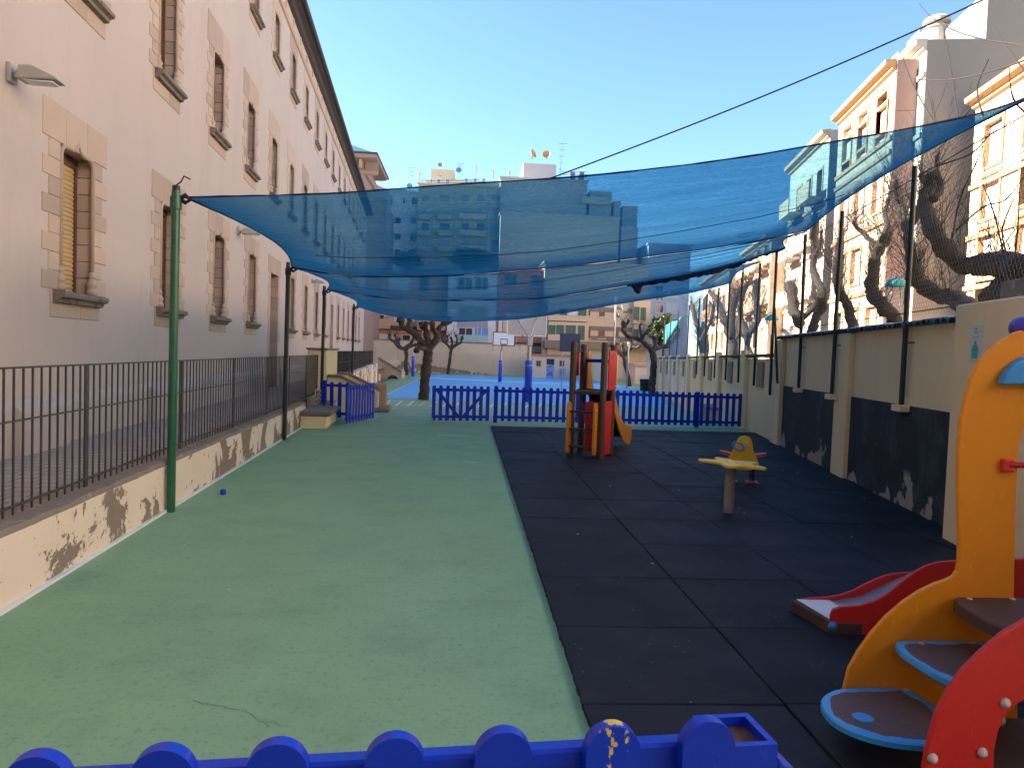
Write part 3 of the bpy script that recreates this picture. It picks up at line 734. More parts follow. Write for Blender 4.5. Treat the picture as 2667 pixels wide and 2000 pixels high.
# ================================================================== SHADE SAILS AND THEIR POSTS
PT = [Vector((XL(y)+.06, y, z)) for y, z in ((7.5, 3.25), (13.4, 3.2), (18.05, 3.18), (25.3, 3.2))]
plab = ['bright green steel sail post nearest the camera, beside the flaking wall', 'dark sail post in front of the stone doorway of the long building',
        'dark sail post standing before the cream gate pillar', 'thin sail post farthest along the left railing']
for i, p in enumerate(PT):
    t = thing('sail_post', plab[i], 'post', (p.x, p.y, GZ(p.y)), 0, 'sail posts along the left')
    z0 = GZ(p.y); r = .042 if i == 0 else .04; m = mt['greenpaint'] if i == 0 else mt['darkpole']
    mb = MB(); mb.tube([(p.x, p.y, z0), (p.x, p.y, 1.2), (p.x+.005, p.y, p.z-.02)], r, 16); mb.build('shaft', m, t, auto=40)
    mb = MB(); mb.tube([(p.x+.005, p.y, p.z-.2), (p.x+.005, p.y, p.z-.08)], r+.014, 16); mb.build('collar', m, t, auto=40)
    mb = MB(); mb.tube([(p.x+.005, p.y, p.z-.02), (p.x+.005, p.y, p.z+.03)], r*.9, 12); mb.build('cap', mt['black'], t, auto=40)
    mb = MB(); mb.tube([(p.x+.04, p.y, p.z-.1), (p.x+.1, p.y-.01, p.z-.06), (p.x+.15, p.y, p.z-.1), (p.x+.09, p.y+.02, p.z-.13), (p.x+.04, p.y, p.z-.1)], .022, 6); mb.build('lashing', mt['hem'], t, smooth=True)
    if i == 0:
        mb = MB(); mb.tube([(p.x, p.y, p.z+.03), (p.x+.05, p.y, p.z+.07), (p.x+.08, p.y, p.z+.13), (p.x+.14, p.y, p.z+.10)], .008, 6); mb.build('rope_end', mt['rope'], t, smooth=True)
def hem_curve(A, B, pts):
    """points of a hanging hem between A and B; every pixel is met with the vertical plane through A and B"""
    d = B-A; n = Vector((d.y, -d.x, 0)); c = [(0, A.z)]
    for x, y in pts:
        p = PL(x, y, A, n); c.append(((p-A).xy.dot(d.xy)/d.xy.length_squared, p.z))
    c.append((1, B.z)); c.sort()
    def z(u):
        for i in range(len(c)-1):
            if u <= c[i+1][0]:
                g = lambda k: c[max(0, min(len(c)-1, k))]
                (u0, z0), (u1, z1) = c[i], c[i+1]; h = max(1e-6, u1-u0); q = (u-u0)/h
                m0 = (z1-g(i-1)[1])/max(1e-6, u1-g(i-1)[0]); m1 = (g(i+2)[1]-z0)/max(1e-6, g(i+2)[0]-u0)
                return (2*q**3-3*q*q+1)*z0+(q**3-2*q*q+q)*h*m0+(-2*q**3+3*q*q)*z1+(q**3-q*q)*h*m1
        return c[-1][1]
    def f(u): p = A+d*u; p.z = z(u); return p
    return f
def sail(name, label, A, B, C, D, npx, fpx, belly, seed, nu=120, nv=44, wr=.03):
    """A near-left, B near-right, C far-right, D far-left"""
    hn, hf = hem_curve(A, B, npx), hem_curve(D, C, fpx)
    def fn(u, v):
        p = hn(u).lerp(hf(u), v); b = math.sin(math.pi*v)
        p.x += b*(.30*(1-u)**4-.22*u**4)
        p.z -= belly*b*math.sin(math.pi*u)**.7
        e = min(1, 6*min(u, 1-u)+.1)*min(1, 8*min(v, 1-v)+.25)
        p.z += e*(.05*max(0, (v-.6)/.4)*noise.noise((u*5+seed, v*40+u*6, 2.2))+wr*noise.noise((u*2.2+seed, v*9, seed))+wr*.8*noise.noise((u*3+seed, v*24+u*4, 7+seed))+wr*.3*noise.noise((u*26+seed, v*30, 3)))
        return p
    t = thing(name, label, 'shade sail', tuple(fn(0, 0)), 0, 'blue shade sails')
    mb = MB(); mb.grid(fn, nu, nv); cl = mb.build('cloth', mt['sail'], t, smooth=True)
    at = cl.data.attributes.new('fold', 'FLOAT', 'POINT')      # cloth gathered along the far hem and at the corners
    at.data.foreach_set('value', [min(1, max(0, (j/nv-.66)/.34)**1.3+max(0, 1-min(i, nu-i)/(nu*.12))**1.5) for j in range(nv+1) for i in range(nu+1)])
    rnd = random.Random(seed)
    for k, path in (('near_hem', [fn(i/90, 0) for i in range(91)]), ('far_hem', [fn(i/90, 1) for i in range(91)]),
                    ('side_hem', [fn(0, i/24) for i in range(25)]), ('side_hem', [fn(1, i/24) for i in range(25)])):
        mb = MB(); mb.tube(path, [(.008 if k == 'near_hem' else .012)+.005*noise.noise((i*.35, seed, len(path))) for i in range(len(path))], 6); mb.build(k, mt['hem'], t, smooth=True)
    return t, fn
B1 = RW(2745, 222); C1 = RW(2103, 600); C2 = RW(2046, 645); C3b = RW(1905, 737); C3a = RW(1985, 680)
s1, f1 = sail('shade_sail', 'large blue mesh shade sail nearest the camera', PT[0]+Vector((.1, 0, -.08)), B1, C1, PT[1]+Vector((.08, -.05, -.05)),
    [(844, 504), (1025, 492), (1206, 479), (1471, 462), (1688, 440), (1929, 410), (2218, 362), (2387, 332), (2532, 301), (2640, 268)], [(892, 716), (1051, 719), (1206, 715), (1400, 701), (1671, 670), (1888, 642)], .08, 1.3)
H1 = [(892, 716), (1051, 719), (1206, 715), (1400, 701), (1671, 670), (1888, 642)]; H2 = [(935, 766), (1062, 779), (1170, 781), (1423, 773), (1707, 730), (1900, 690)]
s2, f2 = sail('shade_sail', 'narrow middle blue shade sail with a bunched dark edge', PT[1]+Vector((.08, .0, -.06)), C1+Vector((0, .08, -.02)), C2, PT[2]+Vector((.08, -.05, -.05)), [(x, y+3) for x, y in H1], H2, .03, 4.1)
s3, f3 = sail('shade_sail', 'farthest, palest blue shade sail hanging low over the court gate', PT[2]+Vector((.08, .0, -.06)), C3a, C3b, PT[3]+Vector((.08, 0, -.05)),
    [(x, y+3) for x, y in H2[:5]], [(1025, 824), (1152, 837), (1242, 836), (1351, 831), (1500, 810), (1599, 793), (1798, 762)], .05, 8.7)
for sl_, fq, va, vb in ((s2, f2, .5, .1), (s3, f3, .55, .9), (s1, f1, .62, .5)):
    mb = MB(); mb.tube([fq(.06+.9*i/80, va+(vb-va)*i/80)-Vector((0, 0, .012)) for i in range(81)], .005, 5); mb.build('seam_cord', mt['hem'], sl_, smooth=True)
# gathered cloth along the far edge of the middle sail
def gather(u, v):
    p = f2(.69+.31*u, 1.0).copy(); q = u*30
    drop = .055+.075*math.sin(math.pi*min(1, u*1.15))+.05*noise.noise((q*.5, 3, 1))+.03*noise.noise((q*1.7, 5, 1))+(.20*math.exp(-((u-.075)/.028)**2))
    p.z -= drop*v-.02; p.y += .05*noise.noise((q*.8, v*2, 9))+.03*math.sin(v*5+q*.9); p.x += .03*noise.noise((q, v*3, 4)); return p
mb = MB(); mb.grid(gather, 90, 8); mb.grid(lambda u, v: gather(u, v)+Vector((0, .05+.02*math.sin(u*40), .01)), 90, 8); mb.build('gathered_cloth', mt['hem'], s2, smooth=True)
a = f1(.46, 0)
mb = MB(); b = Vector((5.35, 5.0, 5.28)); mb.tube([a.lerp(b, i/24)-Vector((0, 0, .10*math.sin(math.pi*i/24))) for i in range(25)], .0065, 6)
tag(mb.build('sail_cable', mt['rope'], smooth=True), 'taut dark cable running up to the right from the near sail edge', 'cable')

# ================================================================== RIGHT WALL
tr = -math.atan(.19); c19 = 1/math.cos(tr)
RO = (3.78, 0, 0)
def S(Y): return Y*c19
bw = thing('boundary_wall', 'cream rendered boundary wall with dark chalk panels along the right', 'wall', (*RO[:2], 0), tr)
y6, y7, y15, yE = S(1.5), S(6.85), S(14.95), S(60)
mb = MB(); mb.box(0, .26, y7, y15, -.02, 2.22); mb.build('wall_panel', mt['cream'], bw, local=True)
mb = MB(); mb.cbox(-.27, .30, y6, y7, -.02, 2.36, .02); mb.build('near_pier', mt['cream'], bw, local=True)
mb = MB(); mb.cbox(-.05, .36, y6+.05, y7-.35, 2.362, 2.56, .02); mb.build('pier_cap', mt['concrete'], bw, local=True)
for ya, yb, d in ((S(10.42), S(10.98), .09), (S(14.42), S(15.05), .10)):
    mb = MB(); mb.cbox(-d, -.0005, ya, yb, -.02, 2.20, .012); mb.build('pilaster', mt['cream'], bw, local=True)
mb = MB(); mb.add([(x, y, z) for x in (0, .24) for y, zb, zt in ((y15, -.02, 1.80), (S(30), -.5, 1.76), (yE, -.62, 1.55)) for z in (zb, zt)],
    [(0, 2, 3, 1), (2, 4, 5, 3), (6, 7, 9, 8), (8, 9, 11, 10), (1, 3, 9, 7), (3, 5, 11, 9), (4, 10, 11, 5), (0, 1, 7, 6)])
mb.build('far_wall_panel', mt['cream'], bw, local=True)
for Y in [18.35, 22.45, 26.5, 30.6, 34.8, 39, 43.3, 47.6, 52]:
    mb = MB(); mb.cbox(-.12, -.0005, S(Y)-.28, S(Y)+.28, GZ(Y)-.05, 2.02-.006*(Y-18), .015); mb.build('pilaster', mt['cream'], bw, local=True)
slot = M('slot_render', (.34, .25, .16), .9, .15, 2, .2)
for Y in [16.6, 20.6, 24.5, 28.6, 32.7, 36.9, 41.1, 45.4]:
    mb = MB(); mb.cbox(-.05, -.0005, S(Y)-.32, S(Y)+.32, 1.14-.012*(Y-16), 1.735-.006*(Y-16), .008); mb.build('slot_panel', slot, bw, local=True)
# chalk boards
for ya, yb in ((S(10.99), S(14.40)), (S(6.87), S(10.41))):
    mb = MB(); mb.cbox(-.022, -.0005, ya, yb, .0, 1.262, .004); mb.build('chalk_panel', mt['chalk'], bw, local=True)
# glazed coping tiles
def tile_mesh(r=.085, l=.42, n=8):
    mb = MB(); vs = []
    for x in (-l/2, l/2):
        for rr in (r, r-.014):
            vs += [(x, rr*math.cos(math.pi*k/n), rr*math.sin(math.pi*k/n)*.75) for k in range(n+1)]
    m = n+1; fs = [(k, k+1, 2*m+k+1, 2*m+k) for k in range(n)]+[(m+k+1, m+k, 3*m+k, 3*m+k+1) for k in range(n)]
    fs += [(k+1, k, m+k, m+k+1) for k in range(n)]+[(2*m+k, 2*m+k+1, 3*m+k+1, 3*m+k) for k in range(n)]
    mb.add(vs, fs); return mb
tm = tile_mesh().mesh('coping_tile', mt['coping'], True); rnd = random.Random(9)
y = y7+.1
while y < y15-.05:
    inst(tm, 'coping_tile', T(.10+rnd.uniform(-.01, .01), y, 2.245+rnd.uniform(-.006, .006), rnd.uniform(-.03, .03)) @ Matrix.Rotation(-.16, 4, 'Y'), bw); y += .165
mb = MB(); tmb = tile_mesh(n=5); y = y15+.15
while y < S(50):
    n = len(mb.v); z = 1.86-.0045*(y-15); mb.add([(p[0]+.1, p[1]+y, p[2]+z) for p in tmb.v], tmb.f); y += .165
mb.build('far_coping', mt['coping'], bw, local=True, kind='stuff')
mb = MB(); mb.box(-.02, .27, y7+.02, y15-.01, 2.222, 2.245); mb.build('coping_bed', mt['concrete'], bw, local=True)
# notice on the near pier
nt_ = thing('notice', 'small white paper notice with a green bottle picture on the cream pier', 'notice', tuple(WM[bw] @ Vector((-.272, S(6.42), 1.8))), tr)
mb = MB(); mb.box(-.002, .0, -.12, .12, 0, .34); mb.build('paper', M('paper', (.66, .66, .60), .7, .06, 4, 0), nt_, local=True)
mb = MB(); mb.prism([(-.055, .03), (.055, .03), (.06, .12), (.035, .16), (-.035, .16), (-.06, .12)], -.0045, -.0025, lambda u, v, t: Vector((t, u, v))); mb.box(-.0045, -.0025, -.02, .02, .165, .195); mb.build('printed_bottle', M('print_green', (.10, .42, .33), .7, .1, 6, 0), nt_, local=True)
for z, a, c in ((.27, .035, (.6, .2, .25)), (.225, .05, (.62, .38, .42)), (.30, .02, (.2, .3, .6))):
    mb = MB(); mb.box(-.0045, -.0025, -a, a, z, z+.014); mb.build('printed_line', M('print_ink', c, .7, .05, 5, 0), nt_, local=True)
mb = MB(); mb.box(-.0045, -.0025, -.09, .09, .008, .022); mb.build('printed_line', M('print_pale', (.35, .55, .6), .7, .05, 5, 0), nt_, local=True)
# net poles
PY = [8.5, 10.9, 13.1, 15.0, 17.05, 19.05, 21.05, 23.2, 25.5, 27.7, 31.2, 35.3, 39.5, 43.5]
ordn = ['first', 'second', 'third', 'fourth', 'fifth', 'sixth', 'seventh', 'eighth', 'ninth', 'tenth', 'eleventh', 'twelfth', 'thirteenth', 'last']
for i, Y in enumerate(PY):
    zb = 1.27 if i < 3 else (1.03 if i == 3 else (1.15 if i < 10 else GZ(Y)))
    top = 4.1 if i != 0 else 4.15
    L = WM[bw] @ T(-.07 if i not in (1, 3) else -.15, S(Y), 0)
    t = thing('net_pole', '%s dark green net pole along the cream wall, counted from the near pier' % ordn[i], 'pole', (L.translation.x, L.translation.y, zb), tr, 'net poles along the right wall')
    mb = MB(); lean = .03*math.sin(i*2.1); mb.tube([(0, 0, 0), (lean*.5, lean, (top-zb)*.5), (lean, lean*1.3, top-zb)], .031 if i < 5 else .03, 10); mb.build('shaft', mt['darkpole'], t, local=True, auto=50)
    if i < 3:
        mb = MB(); mb.cbox(-.07, .069 if i != 1 else .055, -.13, .13, -.085, -.003, .008); mb.build('foot_block', mt['cream'], t, local=True)
        mb = MB(); mb.tube([(.03, 0, .75), (.03, -.12, .76), (.06, -.13, .75)], .008, 6); mb.build('wall_clamp', mt['darkpole'], t, local=True)
    if i == 3:
        mb = MB(); mb.tube([(0, -.0, 2.0), (-.03, -.75, .28)], .026, 8); mb.build('brace', mt['darkpole'], t, local=True)
# chicken-wire net over the near wall (real wires) and blue-green netting further on
wn_ = thing('wire_net', 'hexagonal wire net strung between the nearest poles above the wall', 'net', (*(WM[bw] @ Vector((.0, S(10), 2.3))).xy, 2.3), tr)
mb = MB(); a = .036; r = .0019
W_, Hh = S(15)-S(5.6), 2.0; nx, nz = int(W_/(a*math.sqrt(3))), int(Hh/(1.5*a))
def wirept(i, j, y0, z0): return Vector((.012*math.sin(y0*1.3+z0*2), y0, z0))
def seg(p, q):
    d = (q-p).normalized(); s_ = Vector((1, 0, 0)); u_ = d.cross(s_)*r
    vs = [p+s_*r, p-s_*r*.5+u_*.87, p-s_*r*.5-u_*.87, q+s_*r, q-s_*r*.5+u_*.87, q-s_*r*.5-u_*.87]
    mb.add(vs, [(0, 1, 4, 3), (1, 2, 5, 4), (2, 0, 3, 5)])
for j in range(nz):
    for i in range(nx):
        cy = S(5.6)+(i+.5*(j % 2))*a*math.sqrt(3); cz = 2.36+j*1.5*a
        p = lambda k: wirept(i, j, cy+a*math.cos(math.pi/6+k*math.pi/3), cz+a*math.sin(math.pi/6+k*math.pi/3))
        v = [p(k) for k in range(4)]
        seg(v[0], v[1]); seg(v[1], v[2]); seg(v[2], v[3])
mb2 = MB(); mb2.v = mb.v; mb2.f = mb.f; mb2.m = mb.m
mb2.v = [tuple(Matrix.Translation((0, -S(10)*1.0, 0)) @ Vector(p)) for p in mb.v]
# local frame of the net starts at S(10) along the wall
mb2.v = [(p[0], p[1], p[2]-2.3) for p in mb2.v]
mb2.build('wires', mt['wire'], wn_, local=True, kind='stuff')
for z in (2.4, 4.05):
    mb = MB(); mb.tube([(0, S(5.6)-S(10), z-2.3), (0, S(15)-S(10), z-2.3)], .006, 6); mb.build('edge_wire', mt['wire'], wn_, local=True)
ng = thing('ball_netting', 'hazy blue-green ball netting hung between the farther poles', 'net', (*(WM[bw] @ Vector((-.03, S(30), 1.5))).xy, 1.5), tr)
for a, b in zip(PY[4:], PY[5:]):
    mb = MB()
    mb.grid(lambda u, v: Vector((.05*math.sin(math.pi*u)*math.sin(3*v+a)+.03, S(a+(b-a)*u)-S(30), (1.85-.004*a+(3.95-1.85)*v)-1.5-.08*math.sin(math.pi*u)*v)), 12, 10)
    mb.build('net_panel', mt['net'], ng, local=True, smooth=True)
# low bench behind the fence by the wall
L = WM[bw] @ T(-.55, S(20.6), 0)
t = thing('wall_bench', 'low pale bench against the wall just behind the blue fence', 'bench', (L.translation.x, L.translation.y, GZ(20.6)), tr)
mb = MB(); mb.cbox(-.22, .22, -.9, .9, .40, .46, .01); mb.build('seat', mt['bluegreywood'], t, local=True)
for y in (-.7, .7):
    mb = MB(); mb.cbox(-.18, .18, y-.08, y+.08, 0, .398, .01); mb.build('leg', mt['cream'], t, local=True)

# ================================================================== BLUE PICKET FENCES
def picket_mesh(w, h, t, m, n=10):
    mb = MB(); r = w/2
    pol = [(-r, 0), (r, 0), (r, h-r)]+[(r*math.cos(math.pi*k/n), h-r+r*math.sin(math.pi*k/n)) for k in range(1, n)]+[(-r, h-r)]
    mb.prism(pol, -t, 0, lambda u, v, q: Vector((u, q, v))); return mb.mesh('picket', m)
def fence(label, A, B, h, w, sp, name='picket_fence', cat='fence', lift=.05, t=.02, group=None, brace=False, posts=(), chipped=(), rail=.07, mesh=None, railtop=.07, n=None, endpad=0.0):
    A = Vector((A[0], A[1], A[2] if len(A) > 2 else 0)); B = Vector((B[0], B[1], A.z)); d = B-A; L = d.length; rz = math.atan2(d.y, d.x)
    o = thing(name, label, cat, tuple(A), rz, group)
    me = mesh or picket_mesh(w, h-lift, t, mt['bluepaint']); n = n or int(L/sp+.5)
    mb = MB(); 
    for i in range(n+1):
        x = L*i/n
        mat = Matrix.Translation((x, 0, lift)) @ Matrix.Rotation(rnd.uniform(-.006, .006), 4, 'Y')
        if i in chipped: inst(chipme, 'picket', mat, o)
        else: inst(me, 'picket', mat, o)
    for z in (h-railtop-rail, lift+.06):
        mb = MB(); mb.cbox(-w/2-endpad, L+w/2+endpad, .001, .034, z, z+rail, .005); mb.build('rail', mt['bluepaint'], o, local=True)
    for x in posts:
        mb = MB(); mb.cbox(x-.045, x+.045, .036, .126, -.02, h+.01, .008); mb.build('post', mt['bluepaint'], o, local=True)
    if brace:
        for s in (-1, 1):
            a = Vector((L/2+s*L/2*.92, h-railtop-rail*.5)); b = Vector((L/2+s*.06, lift+.1)); q = (b-a).normalized(); p = Vector((-q.y, q.x))*.035
            mb = MB(); mb.prism([(a+p).to_tuple(), (b+p).to_tuple(), (b-p).to_tuple(), (a-p).to_tuple()], -.045, -.0215, lambda u, v, k: Vector((u, k, v))); mb.build('brace', mt['bluepaint'], o, local=True)
        for z in (h-railtop-rail, lift+.06):
            mb = MB(); mb.cbox(-w/2, L+w/2, -.045, -.0215, z, z+rail, .004); mb.build('rail', mt['bluepaint'], o, local=True)
        mb = MB(); mb.cbox(-.05, -.01, -.03, .0, .0, .16, .005); mb.build('drop_bolt', mt['steel'], o, local=True)
    return o
Ga, Gb, Fe = G(1128, 1100), G(1268, 1101), G(1940, 1116)
pm1 = picket_mesh(.088, .85, .02, mt['bluepaint'])
fence('closed blue picket gate with V bracing in the far fence', Ga, Gb, .90, .088, .168, 'picket_gate', 'gate', brace=True, mesh=pm1)
Gc = G(1290, 1101)
fence('long blue picket fence crossing the yard behind the slide to the right wall', Gc, Fe, .90, .088, .169, mesh=pm1, posts=[.0, 2.2, 5.2], endpad=.02)
La, Lb, Lc = G(842, 1092), G(904, 1094), G(973, 1094)
fence('short blue picket fence beside the black bin at the left', La, Lb, .92, .088, .165, mesh=pm1, posts=[.0])
fence('open blue picket gate leaf swung back by the green path', G(903, 1108), G(970, 1094), .92, .088, .155, 'picket_gate', 'gate', mesh=pm1)
# nearest fence, right below the camera
chipme = picket_mesh(.088, 1.11, .024, mt['bluechip'], 20)
pmn = picket_mesh(.088, 1.11, .024, mt['bluepaint'], 20)
FA, FB = Vector((-.905, .988, 0)), Vector((.405, 1.12, 0))
nf = fence('close-up blue picket fence with rounded tops along the bottom of the picture', FA, FB, 1.16, .088, .164, mesh=pmn, chipped=(7,), t=.024, railtop=.046, rail=.10, n=8)
d = (FB-FA).normalized(); e = FB+d*.075
pp = thing('fence_end_post', 'hollow-topped blue square post at the right end of the nearest fence', 'post', (e.x, e.y, 0), math.atan2(d.y, d.x))
mb = MB()
o_, i_ = .052, .04
for a in ((-o_, -o_, -i_, o_), (i_, -o_, o_, o_), (-i_, -o_, i_, -i_), (-i_, i_, i_, o_)): mb.box(a[0], a[2], a[1]+.05, a[3]+.05, 0, 1.105)
mb.build('shaft', mt['bluepaint'], pp, local=True)
mb = MB(); mb.box(-i_+.0005, i_-.0005, -i_+.0505, i_+.0495, 1.0, 1.088); mb.build('rusty_core', M('rusty_core', (.10, .035, .02), .8, .3, 20, .3), pp, local=True)
mb = MB(); mb.prism([(.0525, 1.085), (.085, 1.06), (.20, .80), (.20, .70), (.0525, .70)], .0, .1, lambda u, v, t: Vector((u, t-.0, v))); mb.build('angled_bracket', mt['bluepaint'], pp, local=True, bev=.006)

# ================================================================== MIDDLE PLAY TOWER WITH SLIDE
p1 = G(1484, 1192); ang = math.radians(-28)
tw = thing('play_tower', 'brown timber play tower with red panels, ladder and orange slide', 'play tower', (p1.x, p1.y, .03), ang)
w_, d_ = .54, .52
for (x, y, h) in ((0, 0, 1.93), (w_, 0, 1.93), (0, d_, 1.90), (w_, d_, 1.90)):
    mb = MB(); mb.tube([(x, y, 0), (x, y, h-.03), (x, y, h)], [.056, .055, .04], 14); mb.build('post', mt['wood'], tw, local=True, auto=50)
mb = MB(); mb.cbox(.058, w_-.058, -.04, d_+.04, 1.06, 1.11, .006); mb.build('platform', mt['darkply'], tw, local=True)
def rpan(x0, x1, z0, z1, r=.03, n=4):
    pts = []
    for cx, cz, a0 in ((x1-r, z0+r, -90), (x1-r, z1-r, 0), (x0+r, z1-r, 90), (x0+r, z0+r, 180)):
        pts += [(cx+r*math.cos(math.radians(a0+90*k/n)), cz+r*math.sin(math.radians(a0+90*k/n))) for k in range(n+1)]
    return pts
mb = MB(); mb.prism(rpan(.03, d_-.03, 1.14, 1.80), w_+.058, w_+.076, lambda u, v, t: Vector((t, u, v))); mb.build('side_panel', mt['red'], tw, local=True)
mb = MB(); mb.prism(rpan(.05, d_-.05, 1.35, 1.78), -.076, -.058, lambda u, v, t: Vector((t, u, v))); mb.build('side_panel', mt['red'], tw, local=True)
for u in (.09, d_-.09):
    for z in (1.2, 1.74):
        mb = MB(); mb.lathe([(.018, 0), (.016, .01), (.0, .014)], 8, (w_+.076, u, z), Matrix.Rotation(math.pi/2, 4, 'Y')); mb.build('bolt', mt['bolt'], tw, local=True)
mb = MB(); mb.prism(rpan(.16, w_-.06, .06, .92), d_*.5, d_*.5+.018, lambda u, v, t: Vector((u, t, v))); mb.build('lower_panel', mt['red'], tw, local=True)
mb = MB(); mb.prism(rpan(.04, d_-.04, .05, .95), w_+.005, w_+.023, lambda u, v, t: Vector((t, u, v))); mb.build('lower_panel', mt['red'], tw, local=True)
for x in (-.01, w_-.09):
    mb = MB(); mb.prism(rpan(-.21, -.06, .07, .93, .07, 6), x, x+.03, lambda u, v, t: Vector((t, u, v))); mb.build('ladder_rail', mt['yelloworange'], tw, local=True)
    for z in (.2, .5, .8):
        mb = MB(); mb.lathe([(.018, 0), (.016, .01), (.0, .014)], 8, (x+.03, -.12, z), Matrix.Rotation(math.pi/2, 4, 'Y')); mb.build('bolt', mt['bolt'], tw, local=True)
for z in (.19, .48, .77):
    mb = MB(); mb.tube([(.02, -.13, z), (w_-.09, -.13, z)], .022, 10); mb.build('rung', mt['darkply'], tw, local=True, auto=50)
mb = MB(); mb.tube([(0, d_, 1.62), (w_, d_, 1.62)], .03, 12); mb.build('grab_bar', mt['bluepaint'], tw, local=True, smooth=True)
mb = MB(); mb.tube([(0, 0, 1.76), (0, d_, 1.78)], .012, 8); mb.build('rail_rod', mt['darkply'], tw, local=True)
D = d_
so_ = [(D+.0, 1.10), (D, 1.74), (D+.05, 1.79), (D+.12, 1.78), (D+.17, 1.70), (D+.22, 1.40), (D+.42, 1.02), (D+.75, .66), (D+1.10, .44), (D+1.45, .38), (D+1.62, .40), (D+1.66, .34), (D+1.64, .14), (D+1.58, .05), (D+1.44, .03), (D+1.1, .13), (D+.7, .42), (D+.35, .80), (D+.12, 1.02)]
for x in (.065, w_-.085):
    mb = MB(); mb.prism(so_, x, x+.022, lambda u, v, t: Vector((t, u, v))); mb.build('slide_side', mt['yelloworange'] if x > .3 else mt['yelloworange'], tw, local=True)
for x in (.045,):
    mb = MB(); mb.prism([(D-.02, 1.11), (D-.02, 1.60), (D+.02, 1.64), (D+.1, 1.64), (D+.14, 1.58), (D+.14, 1.11)], x-.03, x-.01, lambda u, v, t: Vector((t, u, v))); mb.build('entry_panel', mt['navyblue'], tw, local=True)
bed = [(D, 1.13), (D+.15, 1.11), (D+.4, .86), (D+.75, .5), (D+1.1, .27), (D+1.4, .19), (D+1.6, .19)]
mb = MB(); mb.prism(bed+[(u, v-.02) for u, v in bed[::-1]], .088, w_-.086, lambda u, v, t: Vector((t, u, v))); mb.build('slide_bed', M('dark_slide_bed', (.02, .02, .025), .5, .2, 6, .05), tw, local=True)
for u, v in ((D+.4, .92), (D+.7, .6), (D+1.0, .36), (D+1.3, .24), (D+1.58, .12)):
    mb = MB(); mb.lathe([(.018, 0), (.016, .01), (.0, .014)], 8, (w_-.063, u, v), Matrix.Rotation(math.pi/2, 4, 'Y')); mb.build('bolt', mt['bolt'], tw, local=True)

# ================================================================== FLOWER SEAT AND DUCK RIDER
c = G(1897, 1342)
fs_ = thing('flower_stool', 'yellow flower-shaped stool on a grey post in the rubber area', 'stool', (c.x, c.y, .03), .45)
mb = MB(); mb.tube([(0, 0, 0), (0, 0, .54)], .058, 18); mb.build('post', mt['postgrey'], fs_, local=True, auto=50)
pol = []
for k in range(100):
    a = 2*math.pi*k/100; r = .285+.088*math.cos(5*a)+.012*math.cos(10*a); pol.append((r*math.cos(a), r*math.sin(a)))
R_ = Matrix.Rotation(.045, 3, 'Y') @ Matrix.Rotation(.02, 3, 'X')
mb = MB(); mb.prism(pol, .542, .572, lambda u, v, t: R_ @ Vector((u, v, t))); mb.build('seat', mt['lemon'], fs_, local=True, bev=.008)
for k in range(3):
    a = 2.1*k+.4; q = R_ @ Vector((.07*math.cos(a), .07*math.sin(a), .573)); mb = MB(); mb.lathe([(.016, 0), (.013, .006), (.0, .008)], 10, q); mb.build('bolt', mt['bolt'], fs_, local=True)
c = G(1930, 1262)
du = thing('spring_rider', 'small yellow bird-shaped spring rider with red wings behind the flower stool', 'spring rider', (c.x, c.y, .03), -.25)
bod = [(-.21, .25), (-.21, .33), (-.17, .41), (-.125, .50), (-.11, .57), (-.085, .63), (-.04, .67), (.03, .675), (.08, .645), (.105, .58), (.12, .48), (.17, .38), (.21, .29), (.2, .24), (.1, .20), (-.1, .20)]
mb = MB(); mb.prism(bod, -.15, -.12, lambda u, v, t: Vector((u, t, v))); mb.build('front_panel', mt['duckyellow'], du, local=True, bev=.008)
mb = MB(); mb.prism([(u*.9, .2+(v-.2)*.8) for u, v in bod], .16, .185, lambda u, v, t: Vector((u, t, v))); mb.build('rear_panel', M('olive_panel', (.32, .30, .03), .5, .1, 5, .05), du, local=True, bev=.006)
mb = MB(); mb.prism([(-.15, -.119), (.15, -.119), (.2, .1), (.14, .38), (-.14, .38), (-.2, .1)], .245, .27, lambda u, v, t: Vector((u, v, t))); mb.build('seat', mt['skyblue'], du, local=True, bev=.006)
for s in (-1, 1):
    pol = [(s*.10, -.03), (s*.16, -.08), (s*.24, -.085), (s*.31, -.04), (s*.32, .03), (s*.27, .08), (s*.16, .06)]
    if s < 0: pol = pol[::-1]
    mb = MB(); mb.prism(pol, .0, .045, lambda u, v, t: Vector((u, v-.05, .35+t+abs(u)*.16))); mb.build('wing', mt['pink'], du, local=True, bev=.008)
    mb = MB(); mb.tube([(s*.14+.034*math.cos(k*.7), .02+.034*math.sin(k*.7), .035+.2*k/62) for k in range(63)], .011, 6); mb.build('spring', mt['black'], du, local=True, smooth=True)
    mb = MB(); mb.lathe([(.028, .09), (.03, .10), (.03, .13), (.028, .14)], 12, (s*.14, .02, 0)); mb.build('spring_band', mt['skyblue'], du, local=True)
    mb = MB(); mb.prism([(s*.14-.07, .09), (s*.14+.07, .09), (s*.14+.09, -.1), (s*.14+.03, -.07), (s*.14, -.13), (s*.14-.03, -.07), (s*.14-.09, -.1)][::-1], .008, .03, lambda u, v, t: Vector((u, v, t))); mb.build('foot_plate', mt['pink'], du, local=True)
mb = MB(); mb.tube([(-.085+.075*math.cos(a), -.20-.045*math.cos(a), .53+.05*math.sin(a)-.25*.075*math.cos(a)) for a in [k*2*math.pi/24 for k in range(24)]], .012, 8, closed=True); mb.build('handle', mt['skyblue'], du, local=True, smooth=True)
